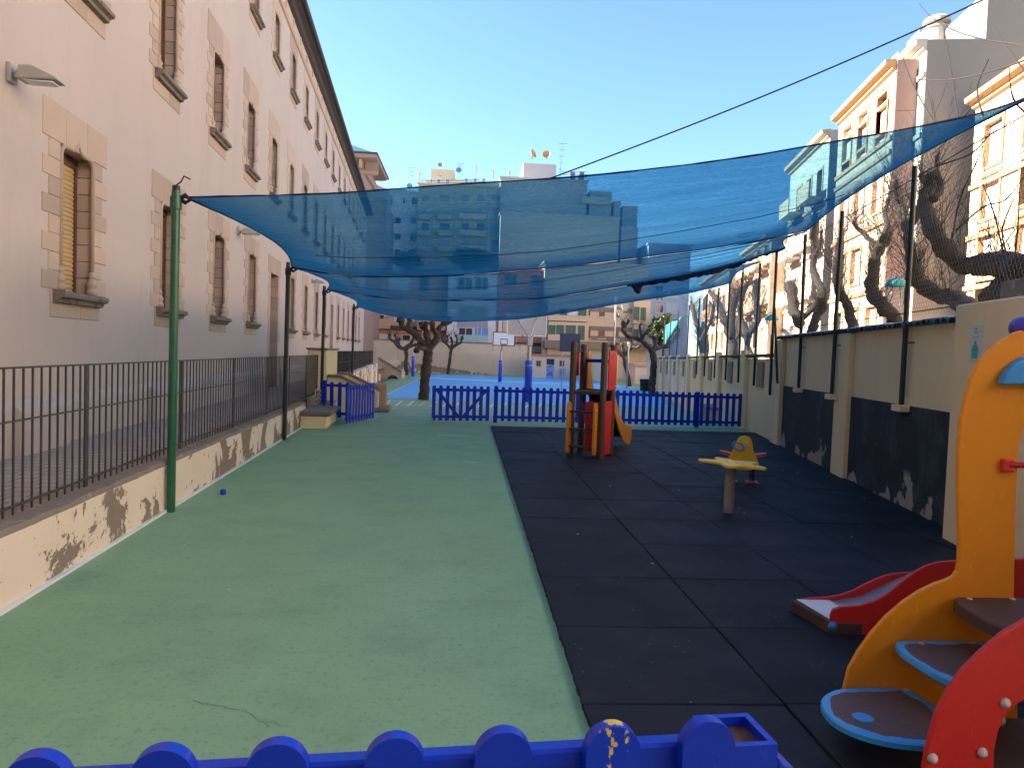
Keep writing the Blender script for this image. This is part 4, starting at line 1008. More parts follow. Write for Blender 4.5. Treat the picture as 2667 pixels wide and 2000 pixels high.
for u in (.035, -.02):
    mb = MB(); mb.lathe([(.02, 0), (.016, .008), (0, .01)], 10, (u, -.15, .58-.05*(u < 0)), Matrix.Rotation(math.pi/2, 4, 'X')); mb.build('bolt', mt['white'], du, local=True)
c = G(581, 1287)
mb = MB(); mb.lathe([(.03, 0), (.034, .012), (.033, .045), (.024, .058), (.0, .06)], 16, (c.x, c.y, .0)); tag(mb.build('bottle_cap', mt['skyblue'] if False else mt['bluepaint'], auto=50), 'small blue plastic cap lying on the green floor', 'cap')

# ================================================================== NEAR PLAY FRAME AT THE RIGHT EDGE
YP = 3.25
nfz = AY(2190, 1940, YP)
npf = thing('climbing_frame', 'near climbing frame with yellow arch panel, worn blue steps and red slide', 'play frame', (nfz.x+.4, YP, .03))
def px_panel(name, m, pts, Y, th, bev=.006, **kw):
    P = [AY(x, y, Y) for x, y in pts]; mb = MB()
    mb.prism([(p.x, max(p.z, .035)) for p in P], Y-th, Y, lambda u, v, t: Vector((u, t, v)))
    return mb.build(name, m, npf, bev=bev, **kw)
ypts = [(2184, 1925), (2187, 1840), (2190, 1795), (2205, 1735), (2230, 1690), (2262, 1645), (2300, 1602), (2345, 1563), (2390, 1533), (2430, 1514), (2458, 1505), (2474, 1497), (2484, 1484), (2489, 1460), (2490, 1400), (2487, 1250), (2488, 1160), (2494, 1095), (2504, 1040), (2520, 985), (2545, 936), (2585, 895), (2630, 868), (2690, 846), (2760, 836), (2830, 842), (2900, 870), (2950, 920), (2985, 1000), (3000, 1100), (3010, 1300), (3015, 1925),
        (2875, 1925), (2868, 1180), (2855, 1120), (2820, 1075), (2770, 1052), (2720, 1056), (2680, 1080), (2655, 1120), (2643, 1170), (2636, 1350), (2632, 1545), (2640, 1925)]
px_panel('arch_panel', mt['yellow'], ypts, YP, .024)
rpts = [(2390, 2120), (2396, 1990), (2408, 1925), (2430, 1850), (2462, 1785), (2500, 1735), (2545, 1690), (2600, 1643), (2667, 1604), (2740, 1582), (2830, 1580), (2920, 1600), (3000, 1660), (3060, 1760), (3090, 1900), (3100, 2120), (2900, 2120), (2890, 1950), (2860, 1860), (2800, 1810), (2730, 1796), (2667, 1810), (2635, 1828), (2608, 1856), (2590, 1895), (2579, 1950), (2575, 2120)]
px_panel('round_panel', mt['red'], rpts, 2.62, .024, .008)
for q, Y in (((2617, 1829), 2.595), ((2557, 1958), 2.595), ((2428, 1973), 2.595)):
    p = AY(*q, Y); mb = MB(); mb.lathe([(.02, 0), (.02, .004), (.015, .013), (.0, .017)], 14, p, Matrix.Rotation(math.pi/2, 4, 'X')); mb.build('bolt', mt['bolt'], npf, smooth=True)
def step(pts, z, worn, th=.028):
    out = [(p.x, min(p.y, YP-.026)) for p in (G(x, y, z) for x, y in pts)]
    P_ = smooth_closed(out)
    out = P_; cx, cy = sum(p[0] for p in out)/len(out), sum(p[1] for p in out)/len(out); m = len(out)
    rings = [(1.0, -th, 0), (1.0, -.006, 0), (.975, 0, 0), (.90, .001, .35), (.74, .0012, .8)]
    vs = [(cx+(p[0]-cx)*s, cy+(p[1]-cy)*s, z+dz) for s, dz, _ in rings for p in out]+[(cx, cy, z+.0012)]
    fs = [(r*m+(k+1) % m, r*m+k, (r+1)*m+k, (r+1)*m+(k+1) % m) for r in range(len(rings)-1) for k in range(m)]
    L = (len(rings)-1)*m; fs += [(L+(k+1) % m, L+k, len(vs)-1) for k in range(m)]+[tuple(range(m))]
    mb = MB(); mb.add(vs, fs); o = mb.build('step', mt['step'] if worn else mt['darkply'], npf, auto=30)
    at = o.data.attributes.new('wear', 'FLOAT', 'POINT')
    at.data.foreach_set('value', [r[2]*worn for r in rings for _ in out]+[1.0*worn])
    return o
def smooth_closed(p, k=3):
    n = len(p); out = []
    for i in range(n):
        a, b, c, d = (Vector(p[(i+j-1) % n]) for j in range(4))
        for j in range(k):
            t = j/k; q = .5*((2*b)+(c-a)*t+(2*a-5*b+4*c-d)*t*t+(3*b-a-3*c+d)*t**3); out.append((q.x, min(q.y, YP-.026)))
    return out
za, zb_, zc = AY(2200, 1790, YP-.03).z, AY(2345, 1668, YP-.03).z, AY(2500, 1555, YP-.03).z
step([(2338, 1777), (2265, 1783), (2192, 1792), (2155, 1803), (2138, 1822), (2145, 1848), (2178, 1880), (2235, 1907), (2310, 1927), (2390, 1937), (2470, 1938), (2500, 1900), (2440, 1840)][::-1], za, .95)
step([(2560, 1661), (2450, 1665), (2345, 1668), (2334, 1678), (2350, 1698), (2388, 1722), (2430, 1748), (2480, 1770), (2560, 1785), (2620, 1760)][::-1], zb_, .85)
step([(2720, 1546), (2600, 1549), (2495, 1554), (2490, 1566), (2505, 1580), (2545, 1603), (2600, 1630), (2680, 1655), (2760, 1640)][::-1], zc, 0, .055)
c = G(2248, 1868, za+.003); mb = MB(); mb.lathe([(.045, 0), (.040, .003), (.028, .0035), (.0, .002)], 20, c); mb.build('step_disc', mt['skyblue'], npf, smooth=True)
for xx, zz in ((AY(2345, 1668, YP).x+.02, zb_-.075), (AY(2495, 1555, YP).x+.03, zc-.085)):
    mb = MB(); mb.tube([(xx, 2.625, zz), (xx, YP-.026, zz)], .022, 10); mb.build('tie_rod', mt['bluegreywood'], npf, smooth=True)
for q, z in (((2400, 1676), zb_), ((2520, 1666), zb_), ((2345, 1785), za), ((2525, 1560), zc), ((2625, 1555), zc)):
    p = G(*q, z); mb = MB(); mb.lathe([(.014, 0), (.012, .004), (0, .006)], 10, (p.x, min(p.y, YP-.05), z+.001)); mb.build('bolt', mt['bolt'], npf, smooth=True)
mb = MB(); mb.cbox(AY(2190, 1940, YP).x+.3, 3.6, 2.66, 3.2, .002+.034, .09, .008); mb.build('base_board', mt['darkply'], npf)
mb = MB(); mb.cbox(2.9, 3.6, 2.64, 3.2, zc-.08, zc-.04, .006); mb.build('platform', mt['darkply'], npf)
# slide behind the steps
YR = 4.36
spts = [(2160, 1652), (2159, 1600), (2166, 1583), (2185, 1577), (2235, 1573), (2275, 1561), (2310, 1541), (2345, 1511), (2380, 1485), (2410, 1469), (2445, 1460), (2490, 1457), (2580, 1455), (2680, 1453), (3000, 1450), (3000, 1690), (2230, 1700), (2180, 1672)]
P = [AY(x, y, YR) for x, y in spts]
for dy in (0, .40):
    mb = MB(); mb.prism([(p.x, max(p.z*(1 if dy == 0 else .62), .03)) for p in P], YR-.022+dy, YR+dy, lambda u, v, t: Vector((u, t, v))); mb.build('slide_side', mt['red'], npf, bev=.006)
b0 = P[0].x
bedp = [(b0+.17, .118), (b0+.24, .12), (b0+.40, .15), (b0+.62, .26), (b0+.95, .40), (b0+1.6, .44)]
mb = MB(); mb.prism(bedp+[(u, v-.015) for u, v in bedp[::-1]], YR+.002, YR+.376, lambda u, v, t: Vector((u, t, v))); mb.build('slide_bed', mt['steel'], npf)
lp = [G(2078, 1570, .115), G(2228, 1564, .115), G(2300, 1640, .115), G(2160, 1617, .115)]
mb = MB(); mb.prism([(lp[0].x-.015, YR+.40), (b0+.2, YR+.40), (b0+.2, YR-.026), (b0-.005, YR-.026)], .034, .112, lambda u, v, t: Vector((u, v, t))); mb.build('slide_foot', mt['darkply'], npf, bev=.006)
mb = MB(); mb.prism([(lp[0].x+.02, YR+.385), (b0+.19, YR+.376), (b0+.19, YR+.003), (b0+.01, YR+.003)], .1165, .121, lambda u, v, t: Vector((u, v, t))); mb.build('slide_lip', mt['white'], npf)
p = AY(2168, 1630, YR-.024); mb = MB(); mb.lathe([(.03, 0), (.028, .006), (.012, .008), (.01, .014), (0, .016)], 16, p, Matrix.Rotation(math.pi/2, 4, 'X')); mb.build('bolt_cover', mt['skyblue'], npf, smooth=True)
# roof piece, ball and bar at the frame's edge
rp = [(2595, 1000), (2605, 975), (2625, 950), (2655, 930), (2700, 915), (2800, 905), (2860, 915), (2860, 1000)]
P = [AY(x, y, YP-.03) for x, y in rp]; mb = MB(); mb.prism([(p.x, p.z) for p in P], YP-.075, YP-.027, lambda u, v, t: Vector((u, t, v))); mb.build('roof_panel', mt['skyblue'], npf, bev=.008)
p = AY(2662, 855, YP+.02); mb = MB(); mb.lathe([(.055*math.sin(math.pi*k/12)+.0005, -.055*math.cos(math.pi*k/12)) for k in range(13)], 20, p); mb.build('ball_finial', mt['purple'], npf, smooth=True)
a, b = AY(2625, 1212, YP-.04), AY(2760, 1208, YP-.04)
mb = MB(); mb.tube([a, b], .014, 10); mb.build('hand_bar', mt['red'], npf, smooth=True)
mb = MB(); mb.cbox(a.x-.03, a.x+.03, YP-.05, YP-.0245, a.z-.03, a.z+.03, .006); mb.build('bar_bracket', mt['red'], npf)

# ================================================================== TREES
def smooth_path(pts, k=5):
    P = [Vector(p) for p in pts]; out = []
    for i in range(len(P)-1):
        a = P[max(0, i-1)]; b = P[i]; c = P[i+1]; d = P[min(len(P)-1, i+2)]
        for j in range(k):
            t = j/k; out.append(.5*((2*b)+(c-a)*t+(2*a-5*b+4*c-d)*t*t+(3*b-a-3*c+d)*t**3))
    out.append(P[-1]); return out
def gnarl(mb, pts, r0, r1, seed, n=10, knob=.28, k=5, wob=.25, head=0.0):
    path = smooth_path(pts, k); m = len(path); out = []; rad = []
    for i, p in enumerate(path):
        t = i/(m-1); r = r0+(r1-r0)*t
        o = Vector((noise.noise((p.x*3+seed, p.y*3, p.z*3)), noise.noise((p.y*3+seed, p.z*3, p.x*3)), noise.noise((p.z*3, p.x*3+seed, p.y*3))))
        out.append(p+o*r*wob); rr = r*(1+knob*noise.noise((p.x*5+seed, p.y*5, p.z*5))+knob*.6*noise.noise((p.x*13+seed, p.y*13, p.z*13)))
        if head and t > .78: rr *= 1+head*math.sin(math.pi*(t-.78)/.22)
        rad.append(max(.004, rr))
    n0 = len(mb.v); mb.tube(out, rad, n)
    for i in range(n0, len(mb.v)):                         # lumpy bark
        p = Vector(mb.v[i]); c = out[(i-n0)//n]; rr = rad[(i-n0)//n]
        mb.v[i] = tuple(p+(p-c)*(.26*noise.noise(p*9/max(.4, 1))+.12*noise.noise(p*23)))
    return out, rad
def twigs(mb, starts, rnd, n, lmin, lmax, up=.8, r=.006, seg=5, fork=.6):
    for _ in range(n):
        p = Vector(rnd.choice(starts)); d = Vector((rnd.uniform(-1, 1), rnd.uniform(-1, 1), rnd.uniform(-.15, 1.0)+up*.6)).normalized()
        L = rnd.uniform(lmin, lmax); pts = [p]; 
        for s in range(seg):
            d = (d+Vector((rnd.uniform(-.22, .22), rnd.uniform(-.22, .22), rnd.uniform(-.1, .22)))).normalized(); p = p+d*L/seg; pts.append(p)
            if rnd.random() < fork*.5 and s > 0:
                q = p; e = (d+Vector((rnd.uniform(-.9, .9), rnd.uniform(-.9, .9), rnd.uniform(-.3, .6)))).normalized(); sub = [q]
                for _k in range(3): q = q+e*L*.14; e = (e+Vector((rnd.uniform(-.2, .2), rnd.uniform(-.2, .2), .15))).normalized(); sub.append(q)
                mb.tube(sub, [r*.6, r*.5, r*.45, r*.3], 3, False)
        mb.tube(pts, [r*(1-.7*i/seg) for i in range(seg+1)], 4, False)
def yard_tree(label, base_px, Y, trunk, limbs, rt, rl, seed, tw=40, twl=(.15, .5), flare=1.25, wobY=.9):
    rnd = random.Random(seed); b = GG(*base_px)
    if Y: b = AY(base_px[0], base_px[1], Y); b.z = GZ(Y)
    sc_ = b.y/1884
    t = thing('pollarded_tree', label, 'tree', tuple(b), 0, 'pollarded trees in the yard')
    mb = MB(); T_ = [AY(x, y, b.y) for x, y in trunk]; T_[0] = b-Vector((0, 0, .05))
    gnarl(mb, T_, rt*sc_*flare, rt*sc_*1.05, seed, 14, .14, 6, .2); mb.build('trunk', mt['bark'], t, smooth=True)
    heads = []
    for i, L in enumerate(limbs):
        off = rnd.uniform(-wobY, wobY)
        pts = [AY(x, y, b.y+off*(j/(len(L)-1))) for j, (x, y) in enumerate(L)]
        mb = MB(); o, _ = gnarl(mb, pts, rl*sc_*(1.15 if i < 3 else .8), rl*sc_*.62, seed+i*3.3, 10, .34, 5, .35, head=.7); mb.build('limb', mt['bark'], t, smooth=True)
        heads += o[-6:]
    mb = MB(); twigs(mb, heads, rnd, tw, *twl, r=.011*max(1, b.y/45)); mb.build('twigs', mt['twig'], t, kind='stuff')
    return t
yard_tree('largest dark pollarded tree standing by the gap in the blue fence', (1103, 1041), None, [(1103, 1041), (1106, 1000), (1111, 955), (1115, 925), (1117, 900)],
    [[(1112, 905), (1095, 888), (1075, 866), (1052, 853), (1045, 838), (1042, 825)], [(1120, 905), (1135, 885), (1141, 862), (1152, 845), (1176, 833)], [(1117, 903), (1113, 880), (1108, 858), (1110, 838)],
     [(1068, 862), (1064, 846), (1067, 832)], [(1104, 856), (1098, 850), (1097, 842)], [(1137, 870), (1128, 855), (1126, 842)], [(1110, 908), (1096, 906), (1084, 914)]], 11, 8.5, 3, 36)
yard_tree('small reddish pollarded tree before the back wall, beside the blue-padded post', (1058, 977), None, [(1058, 977), (1057, 950), (1058, 925), (1057, 905)],
    [[(1057, 908), (1040, 905), (1028, 892), (1014, 880), (1016, 868)], [(1058, 908), (1075, 900), (1090, 898), (1098, 905), (1108, 900)], [(1057, 906), (1070, 893), (1078, 880), (1076, 868)], [(1030, 893), (1032, 882), (1027, 872)], [(1045, 905), (1038, 893), (1040, 880)], [(1088, 898), (1092, 886), (1088, 876)]], 4.2, 4.2, 11, 70, (.3, 1.1))
yard_tree('slim pollarded tree right of the big trunk, before the white building', (1166, 974), None, [(1166, 974), (1170, 950), (1173, 925), (1176, 908)],
    [[(1176, 910), (1165, 898), (1155, 888), (1148, 872)], [(1177, 910), (1188, 898), (1200, 892), (1205, 875)], [(1176, 908), (1178, 893), (1174, 878)], [(1188, 898), (1190, 885), (1186, 872)], [(1160, 894), (1166, 884), (1164, 874)]], 3.4, 3.4, 17, 50, (.3, 1.0))
yard_tree('twisted dark pollarded tree near the far right end of the court', (1698, 1030), None, [(1698, 1030), (1700, 990), (1703, 950), (1701, 925), (1697, 908)],
    [[(1697, 910), (1684, 900), (1672, 888), (1655, 880), (1635, 877), (1627, 866), (1620, 858), (1626, 848), (1622, 836)], [(1700, 910), (1720, 905), (1740, 899), (1748, 888), (1757, 876), (1766, 866)], [(1702, 910), (1708, 895), (1710, 882), (1707, 872)], [(1668, 885), (1678, 872), (1690, 866)], [(1672, 884), (1670, 868), (1666, 852), (1668, 842)], [(1626, 850), (1634, 842), (1638, 834)]], 8, 5.6, 23, 46, (.2, .8), 1.15)
yard_tree('small leaning pollarded tree behind the play tower, next to a steel post', (1640, 1006), None, [(1640, 1006), (1634, 970), (1628, 945), (1624, 925)],
    [[(1625, 928), (1612, 918), (1604, 905), (1606, 892)], [(1625, 926), (1638, 915), (1650, 905), (1660, 907), (1668, 898)], [(1625, 926), (1622, 908), (1620, 894)], [(1640, 914), (1644, 900), (1640, 890)], [(1606, 912), (1595, 905), (1588, 896)]], 4.4, 4.6, 31, 60, (.25, .9))
# street trees beyond the wall: contorted limbs
def street_tree(label, off, limbs, seed, tw, twl, extra=(), dark=True, r=.007, tws=.35):
    rnd = random.Random(seed); first = RW(*limbs[0][0][0], off)
    base = Vector((first.x, first.y, 0))
    t = thing('street_tree', label, 'tree', tuple(base), 0, 'gnarled street trees beyond the wall')
    st = []
    for i, (L, ra, rb) in enumerate(limbs):
        pts = []
        for j, (x, y) in enumerate(L):
            p = RW(x, y, off+(.25*math.sin(seed+i*2+j*1.1))); pts.append(p)
        Ym = pts[len(pts)//2].y/1884
        if i == 0: pts = [Vector((base.x+.1, base.y, -.05)), Vector((base.x+.05, base.y, min(1.2, pts[0].z*.5)))]+pts
        mb = MB(); o, _ = gnarl(mb, pts, ra*Ym, rb*Ym, seed*1.7+i*5.1, 12, .26, 6, .35, head=.25)
        mb.build('trunk' if i == 0 else 'limb', mt['barkdark'] if dark else mt['bark'], t, smooth=True)
        st += o[int(len(o)*tws):]
    mb = MB(); twigs(mb, st, rnd, tw, *twl, up=1.0, r=r, seg=6, fork=.9)
    for L in extra:
        pts = smooth_path([RW(x, y, off-.1) for x, y in L], 4); n = len(pts); mb.tube(pts, [.017*(1-.72*i/n)+.003*(i % 4 == 0) for i in range(n)], 5, False)
    mb.build('twigs', mt['twig'], t, kind='stuff')
street_tree('massive gnarled tree whose thick limb snakes in from the right edge', 2.3,
    [([(2850, 1000), (2800, 800), (2720, 720), (2667, 697), (2610, 688), (2560, 690), (2510, 690), (2470, 655), (2438, 612), (2418, 565), (2412, 520), (2422, 480), (2428, 450)], 40, 15),
     ([(2700, 850), (2667, 795), (2630, 770), (2600, 785)], 48, 40), ([(2430, 520), (2450, 490), (2438, 440), (2442, 400)], 10, 5), ([(2424, 490), (2405, 470), (2398, 455)], 10, 6)], 2, 130, (.5, 1.6),
    extra=[[(2498, 330), (2484, 230), (2470, 140), (2457, 65)], [(2720, 140), (2640, 115), (2560, 103), (2480, 78), (2425, 45), (2394, 10)], [(2740, 130), (2620, 175), (2500, 205), (2400, 208), (2340, 192), (2305, 170)],
           [(2445, 340), (2395, 255), (2365, 190), (2348, 138)], [(2560, 300), (2545, 230), (2575, 155)], [(2700, 320), (2640, 260), (2628, 175)], [(2430, 400), (2480, 350), (2520, 290), (2560, 250)], [(2450, 430), (2530, 400), (2580, 350), (2620, 330)],
           [(2490, 600), (2560, 540), (2620, 520), (2680, 440)], [(2480, 620), (2500, 520), (2540, 430), (2560, 380)], [(2620, 690), (2590, 560), (2560, 480)], [(2640, 690), (2650, 600), (2655, 500)], [(2630, 690), (2610, 600), (2640, 520)], [(2680, 200), (2620, 120), (2580, 60)]])
street_tree('thick gnarled tree bending left behind the near net pole', 2.7,
    [([(2560, 860), (2525, 805), (2480, 778), (2440, 768), (2405, 745), (2380, 700), (2370, 650), (2362, 600), (2355, 560), (2340, 520), (2330, 470)], 26, 9), ([(2362, 590), (2385, 565), (2395, 545)], 15, 9), ([(2400, 745), (2375, 735), (2365, 720)], 12, 8)], 5, 200, (.4, 1.3))
street_tree('forked gnarled tree seen between the first two net poles', 3.0,
    [([(2330, 850), (2300, 800), (2272, 765), (2272, 720), (2282, 670), (2300, 632), (2312, 610)], 20, 11), ([(2298, 632), (2310, 590), (2305, 550), (2322, 500)], 9, 4), ([(2280, 640), (2262, 620), (2235, 595), (2222, 578)], 8, 4)], 9, 240, (.4, 1.3))
street_tree('slender bushy-topped tree just left of the second net pole', 3.2,
    [([(2225, 880), (2215, 825), (2200, 780), (2180, 745), (2176, 700), (2186, 650), (2192, 610)], 16, 7), ([(2176, 700), (2160, 690), (2150, 672)], 7, 4)], 13, 260, (.4, 1.2))
street_tree('tree with a kinked trunk and a sawn side stump near the braced pole', 3.4,
    [([(2110, 890), (2125, 830), (2142, 795), (2138, 755), (2118, 705), (2122, 665), (2118, 610), (2125, 560)], 15, 6), ([(2085, 845), (2068, 800), (2062, 760), (2058, 745)], 13, 14), ([(2075, 840), (2110, 810), (2130, 790)], 9, 8), ([(2120, 670), (2135, 640), (2140, 600)], 6, 3)], 21, 220, (.4, 1.2))
street_tree('dark curving tree behind the netting left of the teal lamp', 3.6,
    [([(1945, 900), (1952, 870), (1972, 840), (1974, 800), (1966, 770), (1972, 735)], 11, 6), ([(1950, 872), (1930, 830), (1932, 780), (1945, 740)], 9, 5)], 33, 220, (.5, 1.6), r=.012)
street_tree('dark slanting tree behind the netting near the far end of the sails', 3.8,
    [([(1912, 910), (1895, 860), (1880, 810), (1862, 775), (1848, 760)], 12, 6), ([(1905, 880), (1910, 810), (1925, 760)], 9, 5)], 41, 220, (.5, 1.8), r=.014)
street_tree('farthest dim street tree behind the blue-green netting', 4.0,
    [([(1830, 920), (1822, 870), (1808, 820), (1800, 790)], 9, 5), ([(1826, 885), (1850, 840), (1858, 800)], 6, 4)], 47, 200, (.6, 2.2), r=.018)
# teal umbrella street lamps
for (x, y, Y, lab) in ((2335, 738, 20.5, 'teal umbrella-shaded street lamp among the near tree limbs'), (2011, 828, 33, 'teal umbrella-shaded street lamp left of the braced pole')):
    c = AY(x, y, Y); t = thing('street_lamp', lab, 'street lamp', (c.x, c.y, 0), 0, 'teal street lamps')
    mb = MB(); mb.lathe([(.075, 0), (.075, .5), (.045, .6), (.04, c.z-.9), (.06, c.z-.85), (.03, c.z-.8)], 12, (c.x, c.y, 0)); mb.build('post', mt['darkpole'], t, auto=40)
    for s in (-1, 1):
        mb = MB(); mb.tube([(c.x, c.y, c.z-.82), (c.x+s*.13, c.y, c.z-.7), (c.x+s*.15, c.y, c.z-.35), (c.x+s*.1, c.y, c.z-.05)], .016, 6); mb.build('arm', mt['teal'], t, smooth=True)
    mb = MB(); mb.lathe([(.33, -.12), (.345, -.10), (.32, -.01), (.25, .08), (.14, .14), (.05, .165), (.03, .2), (.0, .21)], 20, c); mb.build('shade', mt['teal'], t, smooth=True)

# ================================================================== FAR YARD: posts, baskets, walls, hut
def padded(label, px, top_px, pad_px, r=.14):
    b = GG(*px); zp = AY(px[0], pad_px, b.y).z; zt = AY(px[0], top_px, b.y).z
    t = thing('padded_post', label, 'post', tuple(b), 0, 'blue padded posts on the court')
    mb = MB(); mb.tube([(b.x, b.y, b.z), (b.x, b.y, zt)], r*.5, 12); mb.build('mast', mt['steel'], t, auto=50)
    mb = MB(); h = zp-b.z-.03; mb.lathe([(r*.9, .02), (r, .06), (r*1.03, h*.3), (r*.98, h*.5), (r*1.03, h*.7), (r, h-.05), (r*.92, h)], 14, (b.x, b.y, b.z)); mb.build('pad', mt['pad'], t, auto=50)
    mb = MB(); mb.lathe([(r*1.04, h*.86), (r*1.04, h*.9)], 14, (b.x, b.y, b.z)); mb.build('strap', mt['skyblue'], t)
    return t, b, zt
t, b, zt = padded('post wrapped in a blue pad beside the small reddish tree', (1075, 981), 905, 927)
t, b, zt = padded('slim blue padded post carrying the far basketball board', (1302, 995), 915, 937)
bb = thing('basketball_board', 'white basketball board with black outline on the far padded post', 'backboard', tuple(b), .0)
p0, p1 = AY(1283, 900, b.y-.5), AY(1342, 866, b.y-.5)
mb = MB(); mb.box(p0.x, p1.x, b.y-.53, b.y-.5, p0.z, p1.z); mb.build('board', mt['white'], bb)
def frame(mb, x0, x1, z0, z1, Y, w, th=.006):
    for a in ((x0, x1, z0, z0+w), (x0, x1, z1-w, z1), (x0, x0+w, z0+w, z1-w), (x1-w, x1, z0+w, z1-w)): mb.box(a[0], a[1], Y-th, Y, a[2], a[3])
mb = MB(); frame(mb, p0.x, p1.x, p0.z, p1.z, b.y-.532, .06); mb.build('outline', mt['black'], bb)
q0, q1 = AY(1303, 897, b.y-.5), AY(1322, 883, b.y-.5)
mb = MB(); frame(mb, q0.x, q1.x, q0.z, q1.z, b.y-.532, .05); mb.build('target_square', mt['black'], bb)
mb = MB(); mb.tube([(b.x, b.y, zt-.1), (b.x+.1, b.y-.2, zt+.5), (b.x+.25, b.y-.48, p0.z+.2)], .05, 8); mb.build('arm', mt['steel'], bb, smooth=True)
mb = MB(); c = Vector(((q0.x+q1.x)/2, b.y-.78, q0.z-.02)); mb.tube([c+Vector((.22*math.cos(k*.314), .22*math.sin(k*.314), 0)) for k in range(20)], .012, 6, closed=True); mb.build('ring', mt['red'], bb)
t, b, zt = padded('large blue padded post of the near basketball board', (1374, 1047), 878, 937, .17)
nb = thing('basketball_board', 'back of the near basketball board held by two V struts', 'backboard', tuple(b), 0)
Yb = b.y+1.1; p0, p1 = AY(1319, 874, Yb), AY(1425, 820, Yb)
mb = MB(); mb.box(p0.x, p1.x, Yb, Yb+.03, p0.z, p1.z); mb.build('board', M('board_back', (.52, .48, .46), .7, .06, 3, .1), nb)
mb = MB(); frame(mb, p0.x, p1.x, p0.z, p1.z, Yb-.002, .05, .03); mb.build('board_frame', mt['white'], nb)
for x in (1345, 1398):
    q = AY(x, 828, Yb-.03); mb = MB(); mb.tube([(b.x, b.y+.1, zt-.1), q], .028, 6); mb.build('strut', mt['steel'], nb)
for dx in (-.25, .25):
    mb = MB(); mb.tube([(b.x, b.y, zt-.35), (b.x+dx, Yb-.02, p0.z+.06)], .025, 6); mb.build('strut', mt['steel'], nb)
mb = MB(); mb.cbox(b.x-.12, b.x+.12, b.y-.12, b.y+.12, zt-.4, zt+.05, .03); mb.build('head_plate', mt['steel'], nb)
b = GG(1632, 1012); mb = MB(); mb.tube([(b.x, b.y, b.z), (b.x, b.y, AY(1632, 890, b.y).z)], .075, 10); tag(mb.build('steel_mast', mt['steel'], auto=50), 'plain silver steel mast standing before the small leaning tree', 'mast')
# dark board on legs behind the tower
b = AY(1492, 860, 40); c = AY(1457, 915, 40); d = AY(1512, 870, 40)
t = thing('dark_board', 'plain dark blue board standing above the fence behind the play tower', 'board', ((c.x+d.x)/2, 40, GZ(40)))
mb = MB(); mb.box(c.x, d.x, 39.97, 40.03, c.z, d.z); mb.build('panel', M('navy_board', (.035, .04, .09), .6, .1, 3, .05), t)
for x in (c.x+.2, d.x-.2):
    mb = MB(); mb.tube([(x, 40.06, GZ(40)), (x, 40.06, d.z-.1)], .03, 8); mb.build('leg', mt['steel'], t)
# back wall with ribs, sloped plinth
YW = 74.0
fwl = thing('back_wall', 'long cream back wall with vertical ribs closing the far end of the court', 'wall', (-2, YW, -.54))
a = AY(985, 905, YW); b = AY(1385, 905, YW); zt = AY(1200, 893, YW).z
mb = MB(); mb.box(a.x-4, b.x, YW, YW+.3, -.7, zt); mb.build('wall_face', mt['palecream'], fwl)
z0, z1 = AY(1200, 965, YW).z, AY(1200, 918, YW).z; x = AY(1040, 930, YW).x; xe = AY(1296, 930, YW).x
rib = MB(); rib.box(-.06, .06, -.07, -.001, 0, 1); rme = rib.mesh('rib', mt['palecream'])
while x < xe:
    zb = AY(1200, 948, YW).z+(AY(1200, 975, YW).z-AY(1200, 948, YW).z)*(x-AY(1040, 930, YW).x)/(xe-AY(1040, 930, YW).x)
    inst(rme, 'rib', Matrix.Translation((x, YW, zb)) @ Matrix.Diagonal((1, 1, z1-zb, 1)), fwl, local=False); x += .30
mb = MB(); pa, pb, pc = AY(1008, 935, YW-.2), AY(1300, 978, YW-.2), AY(1300, 985, YW-.2)
mb.prism([(pa.x, -.7), (pb.x, -.7), (pb.x, pb.z), (pa.x, pa.z)], YW-.32, YW-.075, lambda u, v, t: Vector((u, t, v))); mb.build('sloped_plinth', mt['flaked'], fwl)
mb = MB(); mb.box(a.x-4, b.x, YW-.1, YW+.4, zt+.001, zt+.12); mb.build('wall_cap', mt['concrete'], fwl)
for x in (1100, 1182, 1243, 1345, 1420):
    p = AY(x, 893, YW); q = AY(x, 845, YW); mb = MB(); mb.tube([(p.x, YW+.15, p.z), (p.x, YW+.15, q.z)], .05, 6); mb.build('net_post', mt['steel'], fwl)
for x in (1050, 1200, 1290, 1360):
    p = AY(x, 908, YW); mb = MB(); mb.cbox(p.x-.2, p.x+.2, YW-.12, YW-.0005, p.z-.1, zt, .02); mb.build('pier', mt['palecream'], fwl)
# far stair block on the left with an arched opening
st2 = thing('sloping_stair_block', 'cream stair block with sloping cap and small arch at the far left', 'stair', (-5.6, 55, -.54))
Yq = 55.0; pp_ = [AY(x, y, Yq) for x, y in ((984, 990), (1046, 990), (1046, 972), (1042, 968), (988, 935), (984, 935))]
pol = [(p.x, p.z) for p in pp_]
ar = [AY(x, y, Yq) for x, y in ((1038, 990), (1034, 982), (1026, 977), (1018, 977), (1010, 982), (1006, 990))]
mb = MB(); mb.prism([pol[0]]+[(p.x, p.z) for p in ar[::-1]]+pol[1:], Yq, Yq+3.2, lambda u, v, t: Vector((u, t, v))); mb.build('side_wall', M('pinkish_cream', (.52, .38, .27), .9, .1, 1, .2), st2)
mb = MB(); mb.box(ar[-1].x-.1, ar[0].x+.1, Yq+.5, Yq+.6, -.6, .4); mb.build('arch_recess', mt['concrete'], st2)
mb = MB(); mb.prism([(pol[3][0]+.1, pol[3][1]-.05), (pol[3][0]+.1, pol[3][1]+.1), (pol[4][0], pol[4][1]+.12), (pol[5][0], pol[5][1]+.12), (pol[5][0], pol[5][1]+.01), (pol[4][0], pol[4][1]+.01), (pol[3][0], pol[3][1]+.01)], Yq-.12, Yq+.4, lambda u, v, t: Vector((u, t, v))); mb.build('sloped_cap', mt['concrete'], st2)
